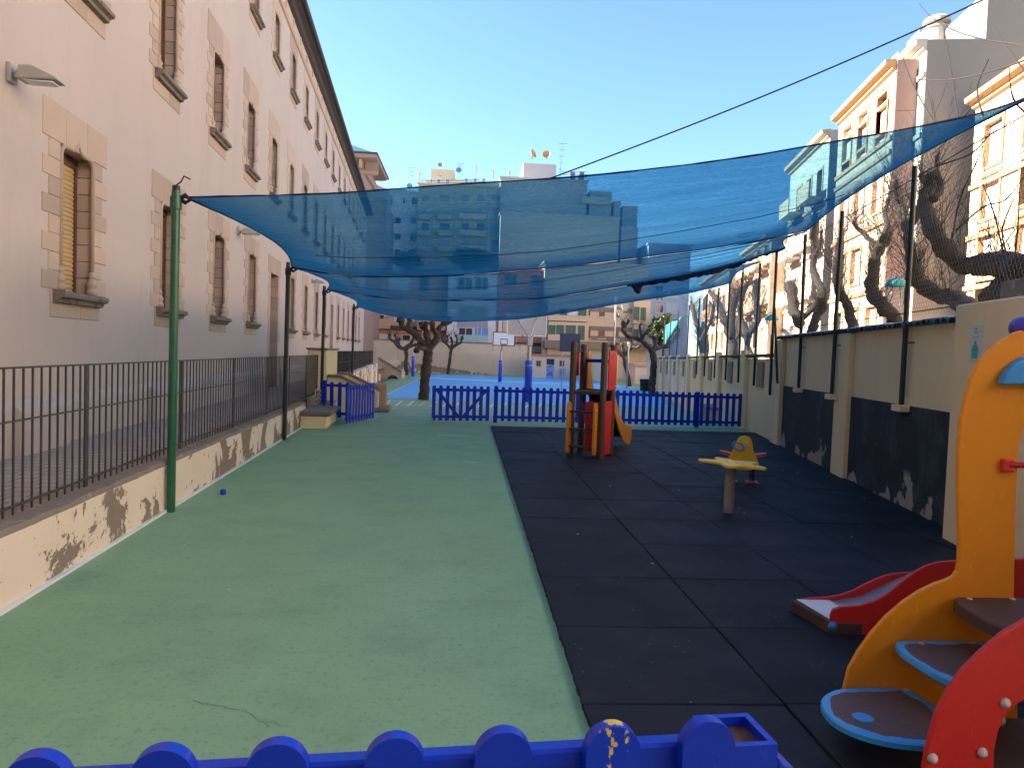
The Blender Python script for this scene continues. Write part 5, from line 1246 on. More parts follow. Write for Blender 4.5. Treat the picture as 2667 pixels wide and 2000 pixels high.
for i, (x, y) in enumerate(((962, 992), (978, 983), (990, 978))):
    b = GG(x, y); t = thing('planter', ['nearest', 'middle', 'farthest'][i]+' low cream planter below the far left railing', 'planter', tuple(b), tk, 'planters under the far railing')
    mb = MB()
    for q in ((-.7, .7, -.9, -.8), (-.7, .7, .8, .9), (-.7, -.6, -.8, .8), (.6, .7, -.8, .8)): mb.box(*q, 0, .5)
    mb.build('box', mt['palecream'], t, local=True); mb = MB(); mb.box(-.6, .6, -.8, .8, .02, .42); mb.build('soil', mt['concrete'], t, local=True)
b = G(986, 1068)
t = thing('cream_box_seat', 'cream box with a base slab standing just behind the open gate', 'box', (b.x-.15, b.y+.5, GZ(b.y)), .05)
mb = MB(); mb.cbox(-.2, .1, -.45, .45, .12, .55, .012); mb.build('block', mt['palecream'], t, local=True)
mb = MB(); mb.cbox(-.18, .3, -.05, .45, .121, .78, .012); mb.build('back_block', M('tan_render', (.42, .30, .17), .9, .1, 2, .2), t, local=True)
mb = MB(); mb.cbox(-.3, .42, -.6, .6, 0, .12, .02); mb.build('base_slab', mt['concrete'], t, local=True)
# hut with painted door
YH = 69.0
hut = thing('changing_hut', 'low cream hut with a patterned blue door at the far side of the court', 'hut', (AY(1470, 985, YH).x, YH, -.54))
h0, h1 = AY(1382, 986, YH), AY(1562, 927, YH); zt = AY(1470, 928, YH).z
d0, d1 = AY(1422, 986, YH), AY(1444, 935, YH)
mb = MB()
for a, b in ((h0.x, d0.x), (d1.x, h1.x)): mb.box(a, b, YH, YH+3, -.6, zt)
mb.box(d0.x, d1.x, YH, YH+3, d1.z, zt); mb.build('wall', mt['palecream'], hut)
mb = MB(); mb.box(d0.x, d1.x, YH+.1, YH+.16, -.54, d1.z); do = mb.build('door', M('pale_blue_door', (.22, .32, .66), .6, .1, 3, .05), hut)
mb = MB(); mb.box(d0.x, d1.x, YH+.09, YH+.099, AY(1430, 949, YH).z, d1.z); mb.build('door_top', mt['black'], do)
rr = random.Random(4)
for k in range(14):
    x = rr.uniform(d0.x+.05, d1.x-.2); z = rr.uniform(-.4, 1.0); mb = MB(); mb.box(x, x+.13, YH+.092, YH+.099, z, z+.1); mb.build('door_motif', mt['navyblue'], do)
for xa in (1396, 1457):
    w0, w1 = AY(xa, 954, YH), AY(xa+13, 939, YH); mb = MB(); frame(mb, w0.x, w1.x, w0.z, w1.z, YH-.001, .06, .04); wo = mb.build('window', mt['concrete'], hut)
    mb = MB(); mb.box(w0.x+.06, w1.x-.06, YH-.012, YH-.001, w0.z+.06, w1.z-.06); mb.build('pane', mt['glass'], wo)
    mb = MB(); xm = (w0.x+w1.x)/2; zm = (w0.z+w1.z)/2; mb.box(xm-.02, xm+.02, YH-.03, YH-.013, w0.z+.06, w1.z-.06); mb.box(w0.x+.06, w1.x-.06, YH-.032, YH-.031, zm-.02, zm+.02); mb.build('glazing_bar', mt['concrete'], wo)
mb = MB(); mb.box(h0.x-.2, h1.x+.2, YH-.25, YH+3.2, zt+.001, zt+.15); mb.build('roof_slab', M('terracotta_edge', (.42, .22, .14), .85, .2, 3, .2), hut)
c = AY(1463, 969, YH); mb = MB(); mb.cbox(c.x-.25, c.x+.25, YH-.55, YH-.3, -.2, .45, .06)
t = thing('blue_chair', 'small bright blue plastic chair against the hut wall', 'chair', (c.x, YH-.5, -.54))
mb = MB(); mb.cbox(c.x-.22, c.x+.22, YH-.34, YH-.30, -.05, .42, .015); mb.build('backrest', mt['skyblue'], t)
mb = MB(); mb.cbox(c.x-.22, c.x+.22, YH-.75, YH-.345, -.10, -.06, .012); mb.build('seat', mt['skyblue'], t)
for dx in (-.2, .2):
    for dy in (-.72, -.36):
        mb = MB(); mb.tube([(c.x+dx, YH+dy, -.54), (c.x+dx*.9, YH+dy, -.1)], .018, 6); mb.build('leg', mt['steel'], t)
b = GG(1672, 1004); a = AY(1655, 945, 63); c = AY(1716, 945, 63)
t = thing('white_wall_block', 'plain pinkish white wall block with flat roof behind the twisted tree', 'building', (a.x, 63, -.54))
mb = MB(); mb.box(a.x, c.x+3, 63, 68, -.6, a.z-.25); mb.build('wall', M('pink_white', (.60, .50, .48), .9, .05, 1, .1), t)
mb = MB(); mb.box(a.x-.15, c.x+3.1, 62.8, 68.2, a.z-.249, a.z); mb.build('roof_edge', M('pink_edge', (.50, .36, .32), .9, .1, 1, .1), t)
a = AY(1586, 935, 60); t = thing('gate_wall', 'narrow cream wall end catching direct sun behind the play tower', 'wall', (a.x, 60, -.54))
mb = MB(); mb.box(a.x, a.x+.8, 60, 74, -.6, a.z+.3); mb.build('wall_face', mt['cream'], t)
b = GG(1678, 1018); t = thing('waste_bin', 'small dark waste bin at the foot of the twisted tree', 'bin', (b.x, b.y, b.z))
mb = MB(); mb.lathe([(.25, 0), (.30, .1), (.34, .75), (.36, .8), (.3, .8), (.28, .2), (0, .2)], 16); mb.build('bucket', mt['black'], t, local=True, auto=40)
mb = MB(); mb.lathe([(.36, .9), (.38, .94), (.2, 1.02), (0, 1.04)], 16); mb.build('lid', mt['white'], t, local=True, auto=40)

# ================================================================== BUILDINGS BEYOND
def wmat(name, c, **k): return m_plaster(name, c, .05, .3)
WF = M('window_frame_white', (.60, .60, .60), .6, .05, 2, 0)
SH = {'green': M('green_shutter', (.07, .13, .10), .6, .1, 2, .05), 'brown': M('brown_shutter', (.22, .09, .05), .6, .1, 2, .05),
      'blue': M('pale_blue_shutter', (.33, .42, .52), .6, .1, 2, .05), 'white': M('white_blind', (.62, .62, .62), .6, .05, 2, .03), 'glass': mt['glass'],
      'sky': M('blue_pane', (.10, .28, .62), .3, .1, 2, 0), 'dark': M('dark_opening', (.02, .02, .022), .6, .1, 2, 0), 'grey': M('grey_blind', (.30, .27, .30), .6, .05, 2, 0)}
def add_window(parent, x0, x1, z0, z1, Y, kind='glass', sill=True, fw=.07, split=0):
    mb = MB(); frame(mb, x0, x1, z0, z1, Y-.001, fw, .07); wo = mb.build('window', WF if kind not in ('brown', 'green') else SH[kind], parent)
    mb = MB(); mb.box(x0+fw, x1-fw, Y-.02, Y-.002, z0+fw, z1-fw); mb.build('pane', SH[kind], wo)
    if split:
        mb = MB()
        for k in range(1, split+1):
            x = x0+(x1-x0)*k/(split+1); mb = MB(); mb.box(x-.04, x+.04, Y-.06, Y-.021, z0+fw, z1-fw); mb.build('mullion', WF, wo)
    if sill:
        mb = MB(); mb.box(x0-.12, x1+.12, Y-.18, Y-.0715, z0-.08, z0); mb.build('sill', WF, wo)
    return wo
def px_win(parent, Y, rects, ox, oy, s, kind='glass', **k):
    for r in rects:
        kd = r[4] if len(r) > 4 else kind
        a = AY(ox+r[0]/s, oy+r[3]/s, Y); b = AY(ox+r[1]/s, oy+r[2]/s, Y); add_window(parent, a.x, b.x, a.z, b.z, Y, kd, **k)
def block(name, label, x0, x1, ytop, Y, depth, m, zb=-.8, cat='building', roof=None, ym=None):
    a = AY(x0, ym or ytop, Y); b = AY(x1, ym or ytop, Y); zt = AY((x0+x1)/2, ytop, Y).z
    t = thing(name, label, cat, ((a.x+b.x)/2, Y, zb))
    mb = MB(); mb.box(a.x, b.x, Y, Y+depth, zb, zt); mb.build('wall', m, t)
    mb = MB(); mb.box(a.x-.15, b.x+.15, Y-.2, Y+depth+.1, zt+.001, zt+.22); mb.build('parapet', roof or m, t)
    return t, a.x, b.x, zt
def sub(parent, x0, x1, y0, y1, Y, th, m, name='wall_block', yo=0.0):
    a = AY(x0, y1, Y); b = AY(x1, y0, Y); mb = MB(); mb.box(a.x, b.x, Y+yo-th, Y+yo, a.z, b.z); return mb.build(name, m, parent)
def balcony(parent, x0, x1, y0, y1, Y, m, out=1.1):
    a = AY(x0, y1, Y); b = AY(x1, y0, Y); mb = MB(); mb.box(a.x, b.x, Y-out, Y-.001, a.z-.15, a.z); o = mb.build('balcony', m, parent)
    mb = MB(); mb.box(a.x, b.x, Y-out, Y-out+.1, a.z+.001, b.z); mb.box(a.x, a.x+.1, Y-out+.101, Y-.002, a.z+.001, b.z); mb.box(b.x-.1, b.x, Y-out+.101, Y-.002, a.z+.001, b.z); mb.build('balcony_front', m, o)
    mb = MB(); mb.tube([(a.x, Y-out+.05, b.z+.12), (b.x, Y-out+.05, b.z+.12)], .025, 6); mb.build('balcony_rail', mt['iron'], o)
def antenna(parent, x, y0, y1, Y, arms=3):
    p = AY(x, y1, Y); q = AY(x, y0, Y); mb = MB(); mb.tube([p, (p.x, Y, q.z)], .035, 5)
    for k in range(arms):
        z = q.z-.15-(q.z-p.z)*.17*k; mb.tube([(p.x-.25, Y, z), (p.x+.7-.15*k, Y-.2, z+.02)], .022, 4)
    mb.build('aerial', mt['iron'], parent)
c_grey = wmat('grey_white_render', (.50, .48, .50)); c_cream = wmat('ochre_render', (.55, .46, .31)); c_bgrey = wmat('blank_grey_render', (.46, .41, .40))
c_beige = wmat('blank_beige_render', (.56, .49, .38)); c_orange = wmat('salmon_render', (.58, .36, .24)); c_white = wmat('white_render', (.66, .64, .66)); c_red = wmat('terracotta_render', (.55, .24, .14))
c_peach = wmat('peach_render', (.62, .48, .34)); c_pblue = wmat('pale_blue_render', (.52, .53, .60)); c_dark = M('dark_hedge_mass', (.03, .04, .035), .9, .3, 2, .3)
YA = 92.0
t, x0, x1, zt = block('apartment_building', 'grey white apartment block behind the sail, left of the ochre block', 930, 1089, 499, YA, 12, c_grey)
px_win(t, YA, [(540, 625, 720, 800), (690, 770, 725, 820), (875, 915, 725, 810), (975, 1055, 725, 815), (590, 630, 955, 1035, 'blue'), (780, 865, 955, 1035, 'dark'), (960, 1050, 955, 1035), (530, 625, 1140, 1220, 'white'), (775, 865, 1140, 1220), (955, 1050, 1140, 1240), (545, 625, 1320, 1400), (775, 860, 1320, 1400), (950, 1030, 1320, 1400)], 850, 350, 4.424, 'glass')
sub(t, 1020, 1056, 489, 499, YA, 3, M('roof_lantern', (.35, .2, .17), .8, .1, 2, .1), 'roof_lantern', 4)
antenna(t, 1067, 434, 499, YA+1)
antenna(t, 992, 462, 500, YA+3)
t, x0, x1, zt = block('apartment_building', 'tall ochre apartment block with roof terrace and square stair tower', 1090, 1309, 486, YA-.6, 13, c_cream)
px_win(t, YA-.6, [(a, b, c, d, k) for c, d, ks in ((840, 960, 'blue'), (1020, 1150, 'glass'), (1205, 1330, 'blue'), (690, 780, 'grey')) for a, b, k in ((1090, 1190, ks), (1295, 1430, ks), (1550, 1655, ks), (1725, 1830, ks), (1905, 2010, 'grey'))], 850, 350, 4.424)
for xa_, xb_ in ((1090, 1122), (1140, 1176), (1196, 1266)):
    for yb_ in (613, 653, 570):
        balcony(t, xa_, xb_, yb_-9, yb_, YA-.6, c_cream, .9)
for xx in (1128, 1186, 1272):
    sub(t, xx, xx+5, 590, 597, YA-.6, .5, WF, 'air_conditioner'); sub(t, xx, xx+2, 500, 690, YA-.61, .12, mt['steel'], 'downpipe')
sub(t, 1106, 1310, 463, 486, YA-.6, 6, c_cream, 'penthouse', 9)
Yp = YA-.6+3
px_win(t, Yp-.01, [(1195, 1228, 512, 580, 'sky'), (1272, 1322, 512, 580, 'sky'), (1372, 1424, 512, 580, 'sky'), (1590, 1634, 508, 575, 'sky'), (1692, 1738, 508, 575, 'sky'), (1788, 1836, 508, 575, 'sky')], 850, 350, 4.424, sill=False)
sub(t, 1116, 1183, 417, 464, YA-.6, 5, c_cream, 'stair_tower', 10)
px_win(t, YA-.6+4.99, [(1285, 1335, 327, 380, 'dark'), (1285, 1330, 470, 495, 'dark')], 850, 350, 4.424, sill=False, split=1)
sub(t, 1172, 1178, 408, 417, YA-.6, .6, M('chimney_brick', (.3, .22, .24), .9, .1, 2, .1), 'chimney', 8)
sub(t, 1185, 1280, 449, 463, YA-.6, 5, c_cream, 'roof_room', 10)
for x, a, b in ((1091, 452, 486), (1241, 433, 450), (1326, 448, 486), (1284, 445, 464)):
    p = AY(x, b, YA); q = AY(x, a, YA); mb = MB(); mb.tube([p, (p.x, YA, q.z-.3)], .09, 6); mb.lathe([(.1, 0), (.22, .3), (.22, .34)], 8, (p.x, YA, q.z-.3)); mb.build('vent_pipe', mt['steel'], t, auto=40)
for z in (471, 478):
    a = AY(1095, z, YA-.7); b = AY(1250, z-2, YA-.7); mb = MB(); mb.tube([a, b], .03, 5); mb.build('terrace_rail', mt['iron'], t)
antenna(t, 1195, 425, 449, YA+4)
for x in (1067, 1195):
    p = AY(x, 486 if x < 1100 else 445, YA-1); mb = MB(); mb.lathe([(.0, .0), (.25, .06), (.36, .14)], 14, p, Matrix.Rotation(1.3, 4, 'X')); mb.build('dish', mt['steel'], t)
t, x0, x1, zt = block('apartment_building', 'blank grey party-wall block carrying two orange satellite dishes', 1304, 1530, 470, YA-1.2, 12, c_bgrey)
sub(t, 1366, 1457, 413, 470, YA-1.2, 6, c_bgrey, 'lift_house', 9)
for x, y, r in ((1386, 402, .58), (1423, 404, .50)):
    p = AY(x, y, YA+1); mb = MB(); R3 = Matrix.Rotation(.9, 4, 'Z') @ Matrix.Rotation(1.25, 4, 'X') if x < 1400 else Matrix.Rotation(-.2, 4, 'Z') @ Matrix.Rotation(1.35, 4, 'X')
    mb.lathe([(0.001, .0), (r*.5, .05), (r*.8, .13), (r, .22), (r*.98, .24), (r*.75, .16), (.001, .03)], 20, p, R3); mb.build('satellite_dish', M('orange_dish', (.62, .28, .07), .5, .1, 3, .05), t, auto=50)
    mb = MB(); mb.tube([(p.x, YA+1, p.z-r), (p.x, YA+1, p.z)], .06, 6); mb.build('dish_mast', mt['iron'], t)
antenna(t, 1458, 372, 470, YA+2, 5)
for x in (1488, 1512):
    sub(t, x, x+14, 442, 464, YA-1.2, .8, M('blue_grey_flue', (.12, .14, .26), .5, .1, 3, .05), 'flue', 2)
for y in (448, 455, 462):
    a = AY(1462, y, YA-1.3); b = AY(1530, y, YA-1.3); mb = MB(); mb.tube([a, b], .025, 5); mb.build('roof_rail', mt['iron'], t)
for a, b, c, d in ((1530, 1594, 500, 600), (1594, 1617, 524, 600), (1617, 1661, 538, 600)):
    sub(t, a, b, c, d+60, YA-1.2, 8, c_bgrey, 'stepped_wing', 8)
sub(t, 1515, 1584, 517, 532, YA-1.25, .5, c_beige, 'terrace_band', .0)
t, x0, x1, zt = block('apartment_building', 'broad blank beige wall block seen through the near sail', 1304, 1614, 564, YA-5, 3, c_beige)
sub(t, 1614, 1662, 592, 700, YA-5, 3, c_bgrey, 'side_wing', 3)
# dark trees before these blocks
def leaf_mass(name, label, x0, x1, y0, y1, Y, m, n, sz, seed, cat='hedge', dep=1.5):
    rnd = random.Random(seed); a = AY(x0, y1, Y); b = AY(x1, y0, Y); t = thing(name, label, cat, ((a.x+b.x)/2, Y, GZ(Y)), 0)
    mb = MB(); cx, cz, rx, rz_ = (a.x+b.x)/2, (a.z+b.z)/2, (b.x-a.x)/2, (b.z-a.z)/2
    for _ in range(n):
        while True:
            p = Vector((rnd.uniform(-1, 1), rnd.uniform(-1, 1), rnd.uniform(-1, 1)))
            if p.length < 1: break
        p = p*(.75+.35*noise.noise(p*2.5+Vector((seed, 0, 0))))
        c = Vector((cx+p.x*rx*1.2, Y+p.y*dep, cz+p.z*rz_*1.2)); e1 = Vector((rnd.uniform(-1, 1), rnd.uniform(-1, 1), rnd.uniform(-1, 1))).normalized(); e2 = e1.orthogonal().normalized()*sz*rnd.uniform(.5, 1); e1 = e1*sz*rnd.uniform(.6, 1.2)
        mb.add([c-e1, c+e2*.6, c+e1, c-e2*.6], [(0, 1, 2, 3)])
    mb.build('leaves', m, t, kind='stuff')
    mb = MB(); mb.tube([(cx, Y, GZ(Y)-.2), (cx, Y, cz)], .12, 6); mb.build('trunk', mt['bark'], t)
    return t
LEAF = M('dark_foliage', (.035, .06, .03), .7, .3, 1, 0, c2=(.07, .10, .04), amt=.55, c2scale=1.5); LEAF2 = M('fresh_foliage', (.045, .075, .02), .7, .3, 1, 0, c2=(.09, .12, .025), amt=.5, c2scale=1.2)
leaf_mass('garden_tree', 'broad dark tree crown before the ochre block, dim behind the sail', 1170, 1290, 648, 700, 82, LEAF, 2600, .28, 3, 'tree', 2)
leaf_mass('garden_tree', 'low dark tree crown before the grey white block, dim behind the sail', 1020, 1100, 658, 700, 82, LEAF, 1600, .28, 5, 'tree', 2)
leaf_mass('garden_bush', 'bright green bush above the wall beside the pale blue building', 1688, 1772, 820, 905, 74, LEAF2, 6500, .19, 8, 'bush', 1.6)
# lower row of houses
YL = 79.0
t, x0, x1, zt = block('town_house', 'salmon house with balconies behind the largest yard tree', 952, 1166, 715, YL, 8, c_orange, zb=-.8)
px_win(t, YL, [(60, 130, 330, 400, 'white'), (200, 360, 335, 440, 'white'), (425, 490, 345, 435, 'green')], 940, 598, 2.765)
px_win(t, YL, [(195, 380, 140, 250, 'glass'), (560, 640, 190, 265, 'white'), (760, 970, 230, 270, 'white')], 950, 800, 7.373, split=1)
balcony(t, 958, 1018, 832, 852, YL, c_orange); balcony(t, 1088, 1162, 832, 856, YL, c_orange)
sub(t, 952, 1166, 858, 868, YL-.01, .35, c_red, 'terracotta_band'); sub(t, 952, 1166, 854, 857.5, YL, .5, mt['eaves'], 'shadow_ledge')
sub(t, 952, 1166, 868.5, 915, YL-.02, .25, c_cream, 'base_wall')
px_win(t, YL-.27, [(130, 440, 515, 620, 'white'), (715, 885, 530, 650, 'dark')], 950, 800, 7.373)
t, x0, x1, zt = block('town_house', 'modern white house with wide window bands beside the salmon house', 1168, 1296, 712, YL-1.5, 8, c_white, zb=-.8)
px_win(t, YL-1.5, [(865, 955, 935, 1010, 'glass'), (965, 1045, 935, 1010, 'glass'), (870, 955, 1225, 1300, 'glass'), (960, 1046, 1225, 1300, 'sky')], 800, 300, 2.212, split=1)
sub(t, 1191, 1271, 836, 852, YL-1.5, .1, M('mauve_panel', (.34, .31, .38), .7, .05, 1, 0), 'facade_panel')
sub(t, 1195, 1270, 874, 892, YL-1.7, .06, M('pale_glass_rail', (.35, .52, .58), .2, .05, 1, 0), 'glass_balustrade')
sub(t, 1196, 1270, 800, 822, YL-1.5, .08, M('awning_yellow', (.45, .42, .20), .8, .1, 2, 0), 'awning')
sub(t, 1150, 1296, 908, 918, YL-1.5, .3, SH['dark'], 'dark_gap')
t, x0, x1, zt = block('town_house', 'narrow terracotta house with green shutters', 1297, 1420, 705, YL-.5, 8, c_red, zb=-.8)
px_win(t, YL-.5, [(1140, 1205, 920, 980, 'green'), (1290, 1340, 925, 985, 'green')], 800, 300, 2.212)
sub(t, 1296, 1308, 835, 908, YL-.5, .15, c_white, 'corner_pier'); sub(t, 1308, 1320, 835, 908, YL-.5, .1, c_beige, 'corner_strip')
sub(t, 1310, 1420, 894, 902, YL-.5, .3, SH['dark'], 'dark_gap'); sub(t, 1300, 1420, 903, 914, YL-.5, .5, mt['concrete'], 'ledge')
sub(t, 1408, 1424, 835, 890, YL-.5, .25, c_pblue, 'pale_pier')
Yr = 77.0
t, x0, x1, zt = block('town_house', 'peach house with glazed bays and brown shutters at centre right', 1420, 1692, 690, Yr, 9, c_peach, zb=-.8)
o = (1450, 780, 5.53)
px_win(t, Yr, [(445, 485, 400, 560, 'brown'), (600, 690, 415, 560, 'brown'), (825, 890, 430, 570, 'brown'), (455, 485, 150, 235, 'brown'), (610, 695, 110, 245, 'brown'), (835, 905, 110, 260, 'brown')], *o, sill=True)
for a, b, c, d in ((1424, 1530, 848, 896), (1424, 1530, 790, 823)):
    sub(t, a, b, c-6, d+12, Yr, .9, c_peach, 'bay'); 
px_win(t, Yr-.9, [(-125, -20, 370, 500, 'green'), (-10, 105, 370, 500, 'green'), (125, 275, 375, 570, 'green'), (300, 405, 380, 580, 'green'), (-120, 20, 130, 220, 'glass'), (40, 150, 130, 225, 'green'), (170, 290, 130, 228, 'white'), (310, 430, 130, 232, 'green')], *o, sill=False)
for c, d in ((795, 836), (856, 892)):
    sub(t, 1645, 1690, c-8, d+8, Yr, .8, c_peach, 'bay')
px_win(t, Yr-.8, [(1105, 1190, 110, 295, 'green'), (1205, 1285, 120, 300, 'green'), (1095, 1180, 430, 590, 'green'), (1195, 1285, 430, 590, 'grey')], *o, sill=False)
for y in (806, 855, 880):
    sub(t, 1420, 1692, y, y+1.2, Yr, .06, mt['concrete'], 'joint_band')
sub(t, 1415, 1692, 896, 906, Yr, 1.1, mt['concrete'], 'ledge')
sub(t, 1424, 1560, 908, 927, Yr, .3, c_beige, 'base_wall')
a = AY(1598, 930, Yr-6); b = AY(1598, 770, Yr-6); mb = MB(); mb.tube([(a.x, Yr-6, -.5), (a.x, Yr-6, b.z)], .09, 8)
t = thing('floodlight_mast', 'thin mast with two floodlights before the peach house', 'mast', (a.x, Yr-6, -.54)); mb.build('mast', mt['steel'], t)
for x, y in ((1615, 814), (1627, 802)):
    p = AY(x, y, Yr-6); mb = MB(); mb.prism([(-.35, .25), (.35, .3), (.2, -.3), (-.1, -.3)], -.15, .15, lambda u, v, q: Vector((p.x+u, Yr-6+q, p.z+v))); mb.build('floodlight', mt['lamp'], t)
    mb = MB(); mb.tube([(a.x, Yr-6, p.z), (p.x, Yr-6, p.z)], .04, 5); mb.build('floodlight_arm', mt['steel'], t)
t, x0, x1, zt = block('apartment_building', 'pale blue apartment block right of the peach house', 1690, 1800, 640, 84, 9, c_pblue, zb=-.8)
px_win(t, 84, [(1415, 1540, 85, 190, 'glass'), (1570, 1745, 45, 200, 'white'), (1415, 1540, -60, 20, 'glass'), (1415, 1540, -200, -110, 'glass'), (1570, 1745, -120, -20, 'white')], *o, split=1)
# corner tower at the end of the long building
YT = 64.5
tb = thing('corner_tower', 'brown stone tower with wide bracketed eaves and green roof behind the long building', 'tower', (-9.6, YT, 0))
a = AY(880, 480, YT); b = AY(948, 480, YT); ze = AY(930, 408, YT).z
c_tower = M('brown_stone', (.36, .24, .19), .85, .15, .8, .3)
mb = MB(); mb.box(a.x-9, b.x, YT, YT+26, -.6, ze-.4); mb.build('shaft', c_tower, tb)  # drawn out far behind, unseen, to keep sun off the far court
mb = MB(); mb.prism([(0, -1.6), (.25, -1.5), (.3, -1.3), (.3, -1.2), (.06, -1.15), (.06, -.45), (1.25, -.35), (1.25, -.05), (0, 0)], a.x-3, b.x+1.2, lambda u, v, t: Vector((t, YT-u, ze+v))); mb.build('cornice', c_tower, tb)
mb = MB(); mb.box(a.x-3, b.x+1.25, YT-1.28, YT+8, ze-.05, ze+.12); mb.build('eaves_slab', mt['eaves'], tb)
mb = MB(); mb.prism([(0, -1.6), (.25, -1.5), (.3, -1.2), (.06, -1.15), (.06, -.45), (1.2, -.36), (1.2, -.06), (0, -.05)], YT-.06, YT+7, lambda u, v, t: Vector((b.x+u, t, ze+v))); mb.build('side_cornice', c_tower, tb)
for k in range(6):
    x = b.x-.25-k*.6; mb = MB(); mb.box(x-.1, x+.1, YT-.9, YT-.062, ze-1.1, ze-.42); mb.build('bracket', mt['stone'], tb)
mb = MB(); cx, cy = b.x-2.0, YT+3.5; mb.add([(a.x-3, YT-1, ze+.121), (b.x+1, YT-1, ze+.121), (b.x+1, YT+8, ze+.121), (a.x-3, YT+8, ze+.121), (cx-2, cy, ze+2.0), (cx, cy, ze+2.0)], [(0, 1, 5, 4), (1, 2, 5), (2, 3, 4, 5), (3, 0, 4)]); mb.build('roof', mt['greenroof'], tb)
mb = MB(); p0 = AY(975, 478, 80); p1 = AY(1010, 494, 80); mb.prism([(p0.x-2.5, -1), (p1.x, -1), (p1.x, p1.z), (p0.x, p0.z), (p0.x-2.5, p0.z)], 80, 84, lambda u, v, t: Vector((u, t, v)))
t = thing('stepped_house', 'mauve grey house end with sloping roofline beside the tower', 'building', (p0.x, 80, 0)); mb.build('wall', M('mauve_render', (.36, .32, .38), .9, .08, 1, .1), t)
antenna(t, 993, 458, 490, 80.5)
for x, y0, y1, Yv in ((849, 184, 290, 28), (884, 285, 335, 34)):
    pass

# ---- sunlit street front on the right, parallel to the wall
OFF = 12.0
def SF(x, y, off=OFF): return RW(x, y, off)
def LS(p): return WM[bw].inverted() @ Vector(p)            # to the wall's local frame
c_sun1 = m_plaster('cream_front', (.50, .42, .31), .05, .2); c_trim = M('ochre_trim', (.52, .28, .12), .8, .1, 1, .1); c_party = m_plaster('party_wall', (.27, .235, .195), .04, .15); c_brown = M('brown_slabs', (.30, .19, .16), .8, .2, .35, .15)
c_cream2 = m_plaster('white_front', (.50, .455, .38), .05, .2); c_r0 = m_plaster('bounce_front', (.70, .64, .55), .05, .2); c_tan = m_plaster('tan_front', (.52, .38, .25), .06, .25)  # c_r0 stays paler so the added off-view front bounces more light
def front(label, Y0, Y1, off, ztop, m, floors, cols, trim, balc=False, wz=1.5, ww=1.1, depth=11, zlo=.0, kind=None, cap=None):
    """street-front building; local frame of the wall: y along the street, -x to the yard"""
    o = thing('street_building', label, 'building', tuple(WM[bw] @ Vector((off, S(Y0), 0))), tr)
    L = S(Y1)-S(Y0); holes = []
    for fz in floors:
        for cy in cols:
            holes.append((cy-ww/2, cy+ww/2, fz, fz+wz))
    mb = MB(); wallgrid(mb, 0, L, -.5, ztop, holes)
    mb.f = [q[::-1] for q in mb.f]
    mb.add([(x, y, z) for x in (0, depth) for y in (0, L) for z in (-.5, ztop)], [(0, 4, 5, 1), (2, 3, 7, 6), (4, 6, 7, 5), (1, 5, 7, 3)])
    mb.build('wall', m, o, local=True)
    mb = MB(); mb.box(.22, .26, 0, 1, 0, 1); pane = mb.mesh('pane', mt['glass']); bl = mb.mesh('blind', SH['white'])
    fr = MB()
    for a in ((-.14, 0, -.14, wz+.14), (ww, ww+.14, -.14, wz+.14), (0, ww, wz, wz+.14), (0, ww, -.14, 0)): fr.box(-.06, .30, a[0], a[1], a[2], a[3])
    fm = fr.mesh('window', trim)
    rn = random.Random(int(Y0*7))
    for h in holes:
        wo = inst(fm, 'window', T(0, h[0], h[2]), o)
        k = rn.random(); inst(pane, 'pane', Matrix.Diagonal((1, ww, wz, 1)), wo)
        if k < .75:
            inst(bl, 'blind', Matrix.Translation((-.06, 0, wz*(1-.3-.7*rn.random()) if k < .35 else .02)) @ Matrix.Diagonal((1, ww, wz, 1)) if False else Matrix.Translation((-.06, .001, wz*.02)) @ Matrix.Diagonal((1, ww-.002, wz*.96, 1)), wo)
    mb = MB(); mb.prism([(-.0005, ztop-.5), (-.15, ztop-.42), (-.18, ztop-.3), (-.45, ztop-.2), (-.5, ztop), (-.0005, ztop+.05)], -.01, L+.01, lambda u, v, t: Vector((u, t, v))); mb.build('cornice', cap or trim, o, local=True)
    for fz in floors:
        mb = MB(); mb.box(-.1, -.0005, 0, L, fz-.75, fz-.55); mb.build('string_course', trim, o, local=True)
    if balc:
        for fz in floors[1:]:
            for cy in cols[::2]:
                mb = MB(); mb.box(-1.0, -.101, cy-1.3, cy+1.3, fz-.5, fz-.36); b_ = mb.build('balcony', m, o, local=True)
                mb = MB(); mb.box(-1.0, -.94, cy-1.3, cy+1.3, fz-.359, fz+.55); mb.build('balcony_front', trim, b_, local=True)
    return o
zw = [SF(2590, 375).z-.8, SF(2580, 515).z-.8]; fh = zw[0]-zw[1]
y1 = LS(SF(2528, 500)).y; zt1 = SF(2530, 268).z
YR1 = y1/c19
ya = LS(SF(2588, 380)).y-S(8)
fr_ = front('sunlit cream corner building with ochre window surrounds at the right edge', 8, YR1, OFF, zt1, c_sun1, [zw[1]-fh*2 if zw[1]-fh*2 > 0 else .9, zw[1]-fh, zw[1], zw[0]], [ya-2.9*k for k in range(6)]+[], c_trim, wz=1.75, ww=1.35)
def offof(x, y, Y): p = LS(AY(x, y, Y)); return p.x, p.y/c19
front('unseen sunlit street front added behind the viewer to bounce light into the yard', -22, 7.6, OFF, zt1+2, c_r0, [2.5, 5.7, 8.9, 12.1], [2.2+3.1*k for k in range(9)], c_trim, wz=1.7, ww=1.2)  # out of view, added for its warm bounce into the yard
Yw = SF(2528, 500).y+1.2
z2 = AY(2450, 105, Yw).z; z2b = AY(2590, 22, Yw).z; o2, Y2 = offof(2404, 300, Yw)
f2_ = front('tall building whose blank grey party wall rises behind the tree twigs', Y2, Y2+6, o2, z2, c_cream2, [3, 6.3, 9.6, 12.9, 15.6], [1.5, 3.9], c_cream2, depth=18)
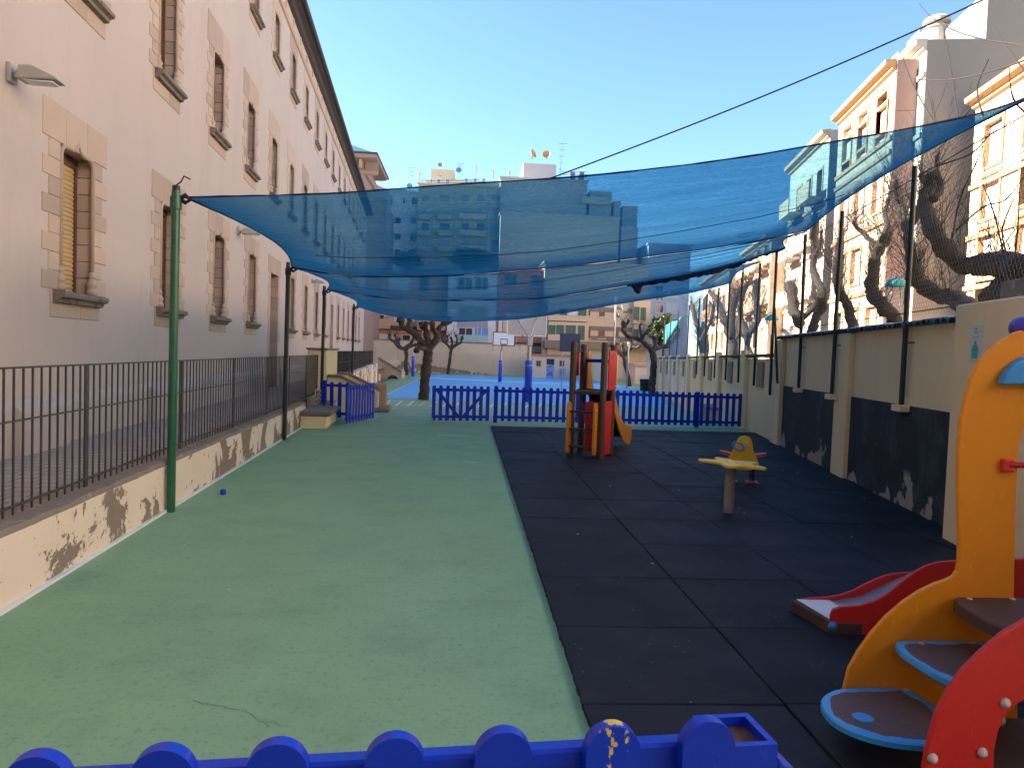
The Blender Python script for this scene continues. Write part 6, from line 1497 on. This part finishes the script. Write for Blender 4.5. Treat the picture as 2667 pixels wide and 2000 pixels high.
mb = MB(); mb.box(0.02, 18, -.02, -.004, -.5, z2-.05); mb.build('party_wall', c_party, f2_, local=True)
xa = (WM[f2_].inverted() @ AY(2556, 60, Yw)).x
mb = MB(); mb.box(xa, 18, -.02, 8, z2-.049, z2b+.6); mb.build('set_back_storey', c_party, f2_, local=True)
xc = (WM[f2_].inverted() @ AY(2470, 80, Yw+3)).x
mb = MB(); mb.prism([(2.6, z2), (2.6, z2+.9), (3.4, z2+1.5), (8, z2+1.5), (8, z2)], xc, xa-.01, lambda u, v, t: Vector((t, u, v))); mb.build('attic', c_cream2, f2_, local=True)
q = WM[f2_].inverted() @ AY(2438, 100, Yw+4); q2 = WM[f2_].inverted() @ AY(2438, 48, Yw+4); hh = q2.z-q.z
mb = MB(); mb.lathe([(.42, -1), (.42, hh*.45), (.52, hh*.47), (.52, hh*.52), (.32, hh*.54), (.32, hh*.7), (.62, hh*.72), (.62, hh*.9), (.5, hh), (.0, hh)], 16, q); mb.build('chimney', c_cream2, f2_, local=True, auto=40)
Yw3 = Yw+1.0; o3, Y3p = offof(2327, 300, Yw3); z3 = AY(2355, 157, Yw3).z
f3_ = front('sunlit building with a brown slab-clad flank beyond the tall grey one', Y3p, Y3p+8, o3, z3, c_sun1, [2.8, 6.0, 9.2, 12.4, z3-2.9], [1.4, 4.0, 6.4], c_trim, wz=1.8, ww=1.3, depth=o2-o3-.06)
for k in range(7):
    mb = MB(); zz = -.5+(z3+.5)*k/7; mb.cbox(.03, o2-o3-.07, -.06, -.003, zz+.01, -.5+(z3+.5)*(k+1)/7-.01, .006); mb.build('flank_slab', c_brown, f3_, local=True)
Yw4 = Yw3+9.5; o4, Y4 = offof(2163, 345, Yw4); z4 = AY(2200, 340, Yw4).z
front('lower cream building with roof terrace farther down the street', Y4, Y4+9, o4, z4, c_cream2, [2.8, 6.0, 9.2, 12.2], [1.6, 4.0, 6.4], c_tan, balc=True)
Yw5 = Yw4+9.2; o5, Y5 = offof(2010, 640, Yw5); z5 = AY(2010, 610, Yw5).z
front('tan balconied building down the street behind the bare twigs', Y5, Y5+10, o5, z5, c_tan, [2.8, 6.0, 9.0], [1.6, 4.2, 7.0], c_tan, balc=True)
Yw6 = Yw5+10.2; o6, Y6 = offof(1900, 700, Yw6); z6 = AY(1900, 690, Yw6).z
front('last pale building at the far end of the street', Y6, Y6+16, o6, z6, c_sun1, [2.8, 6.0], [2, 5, 8, 11], c_trim, balc=True)
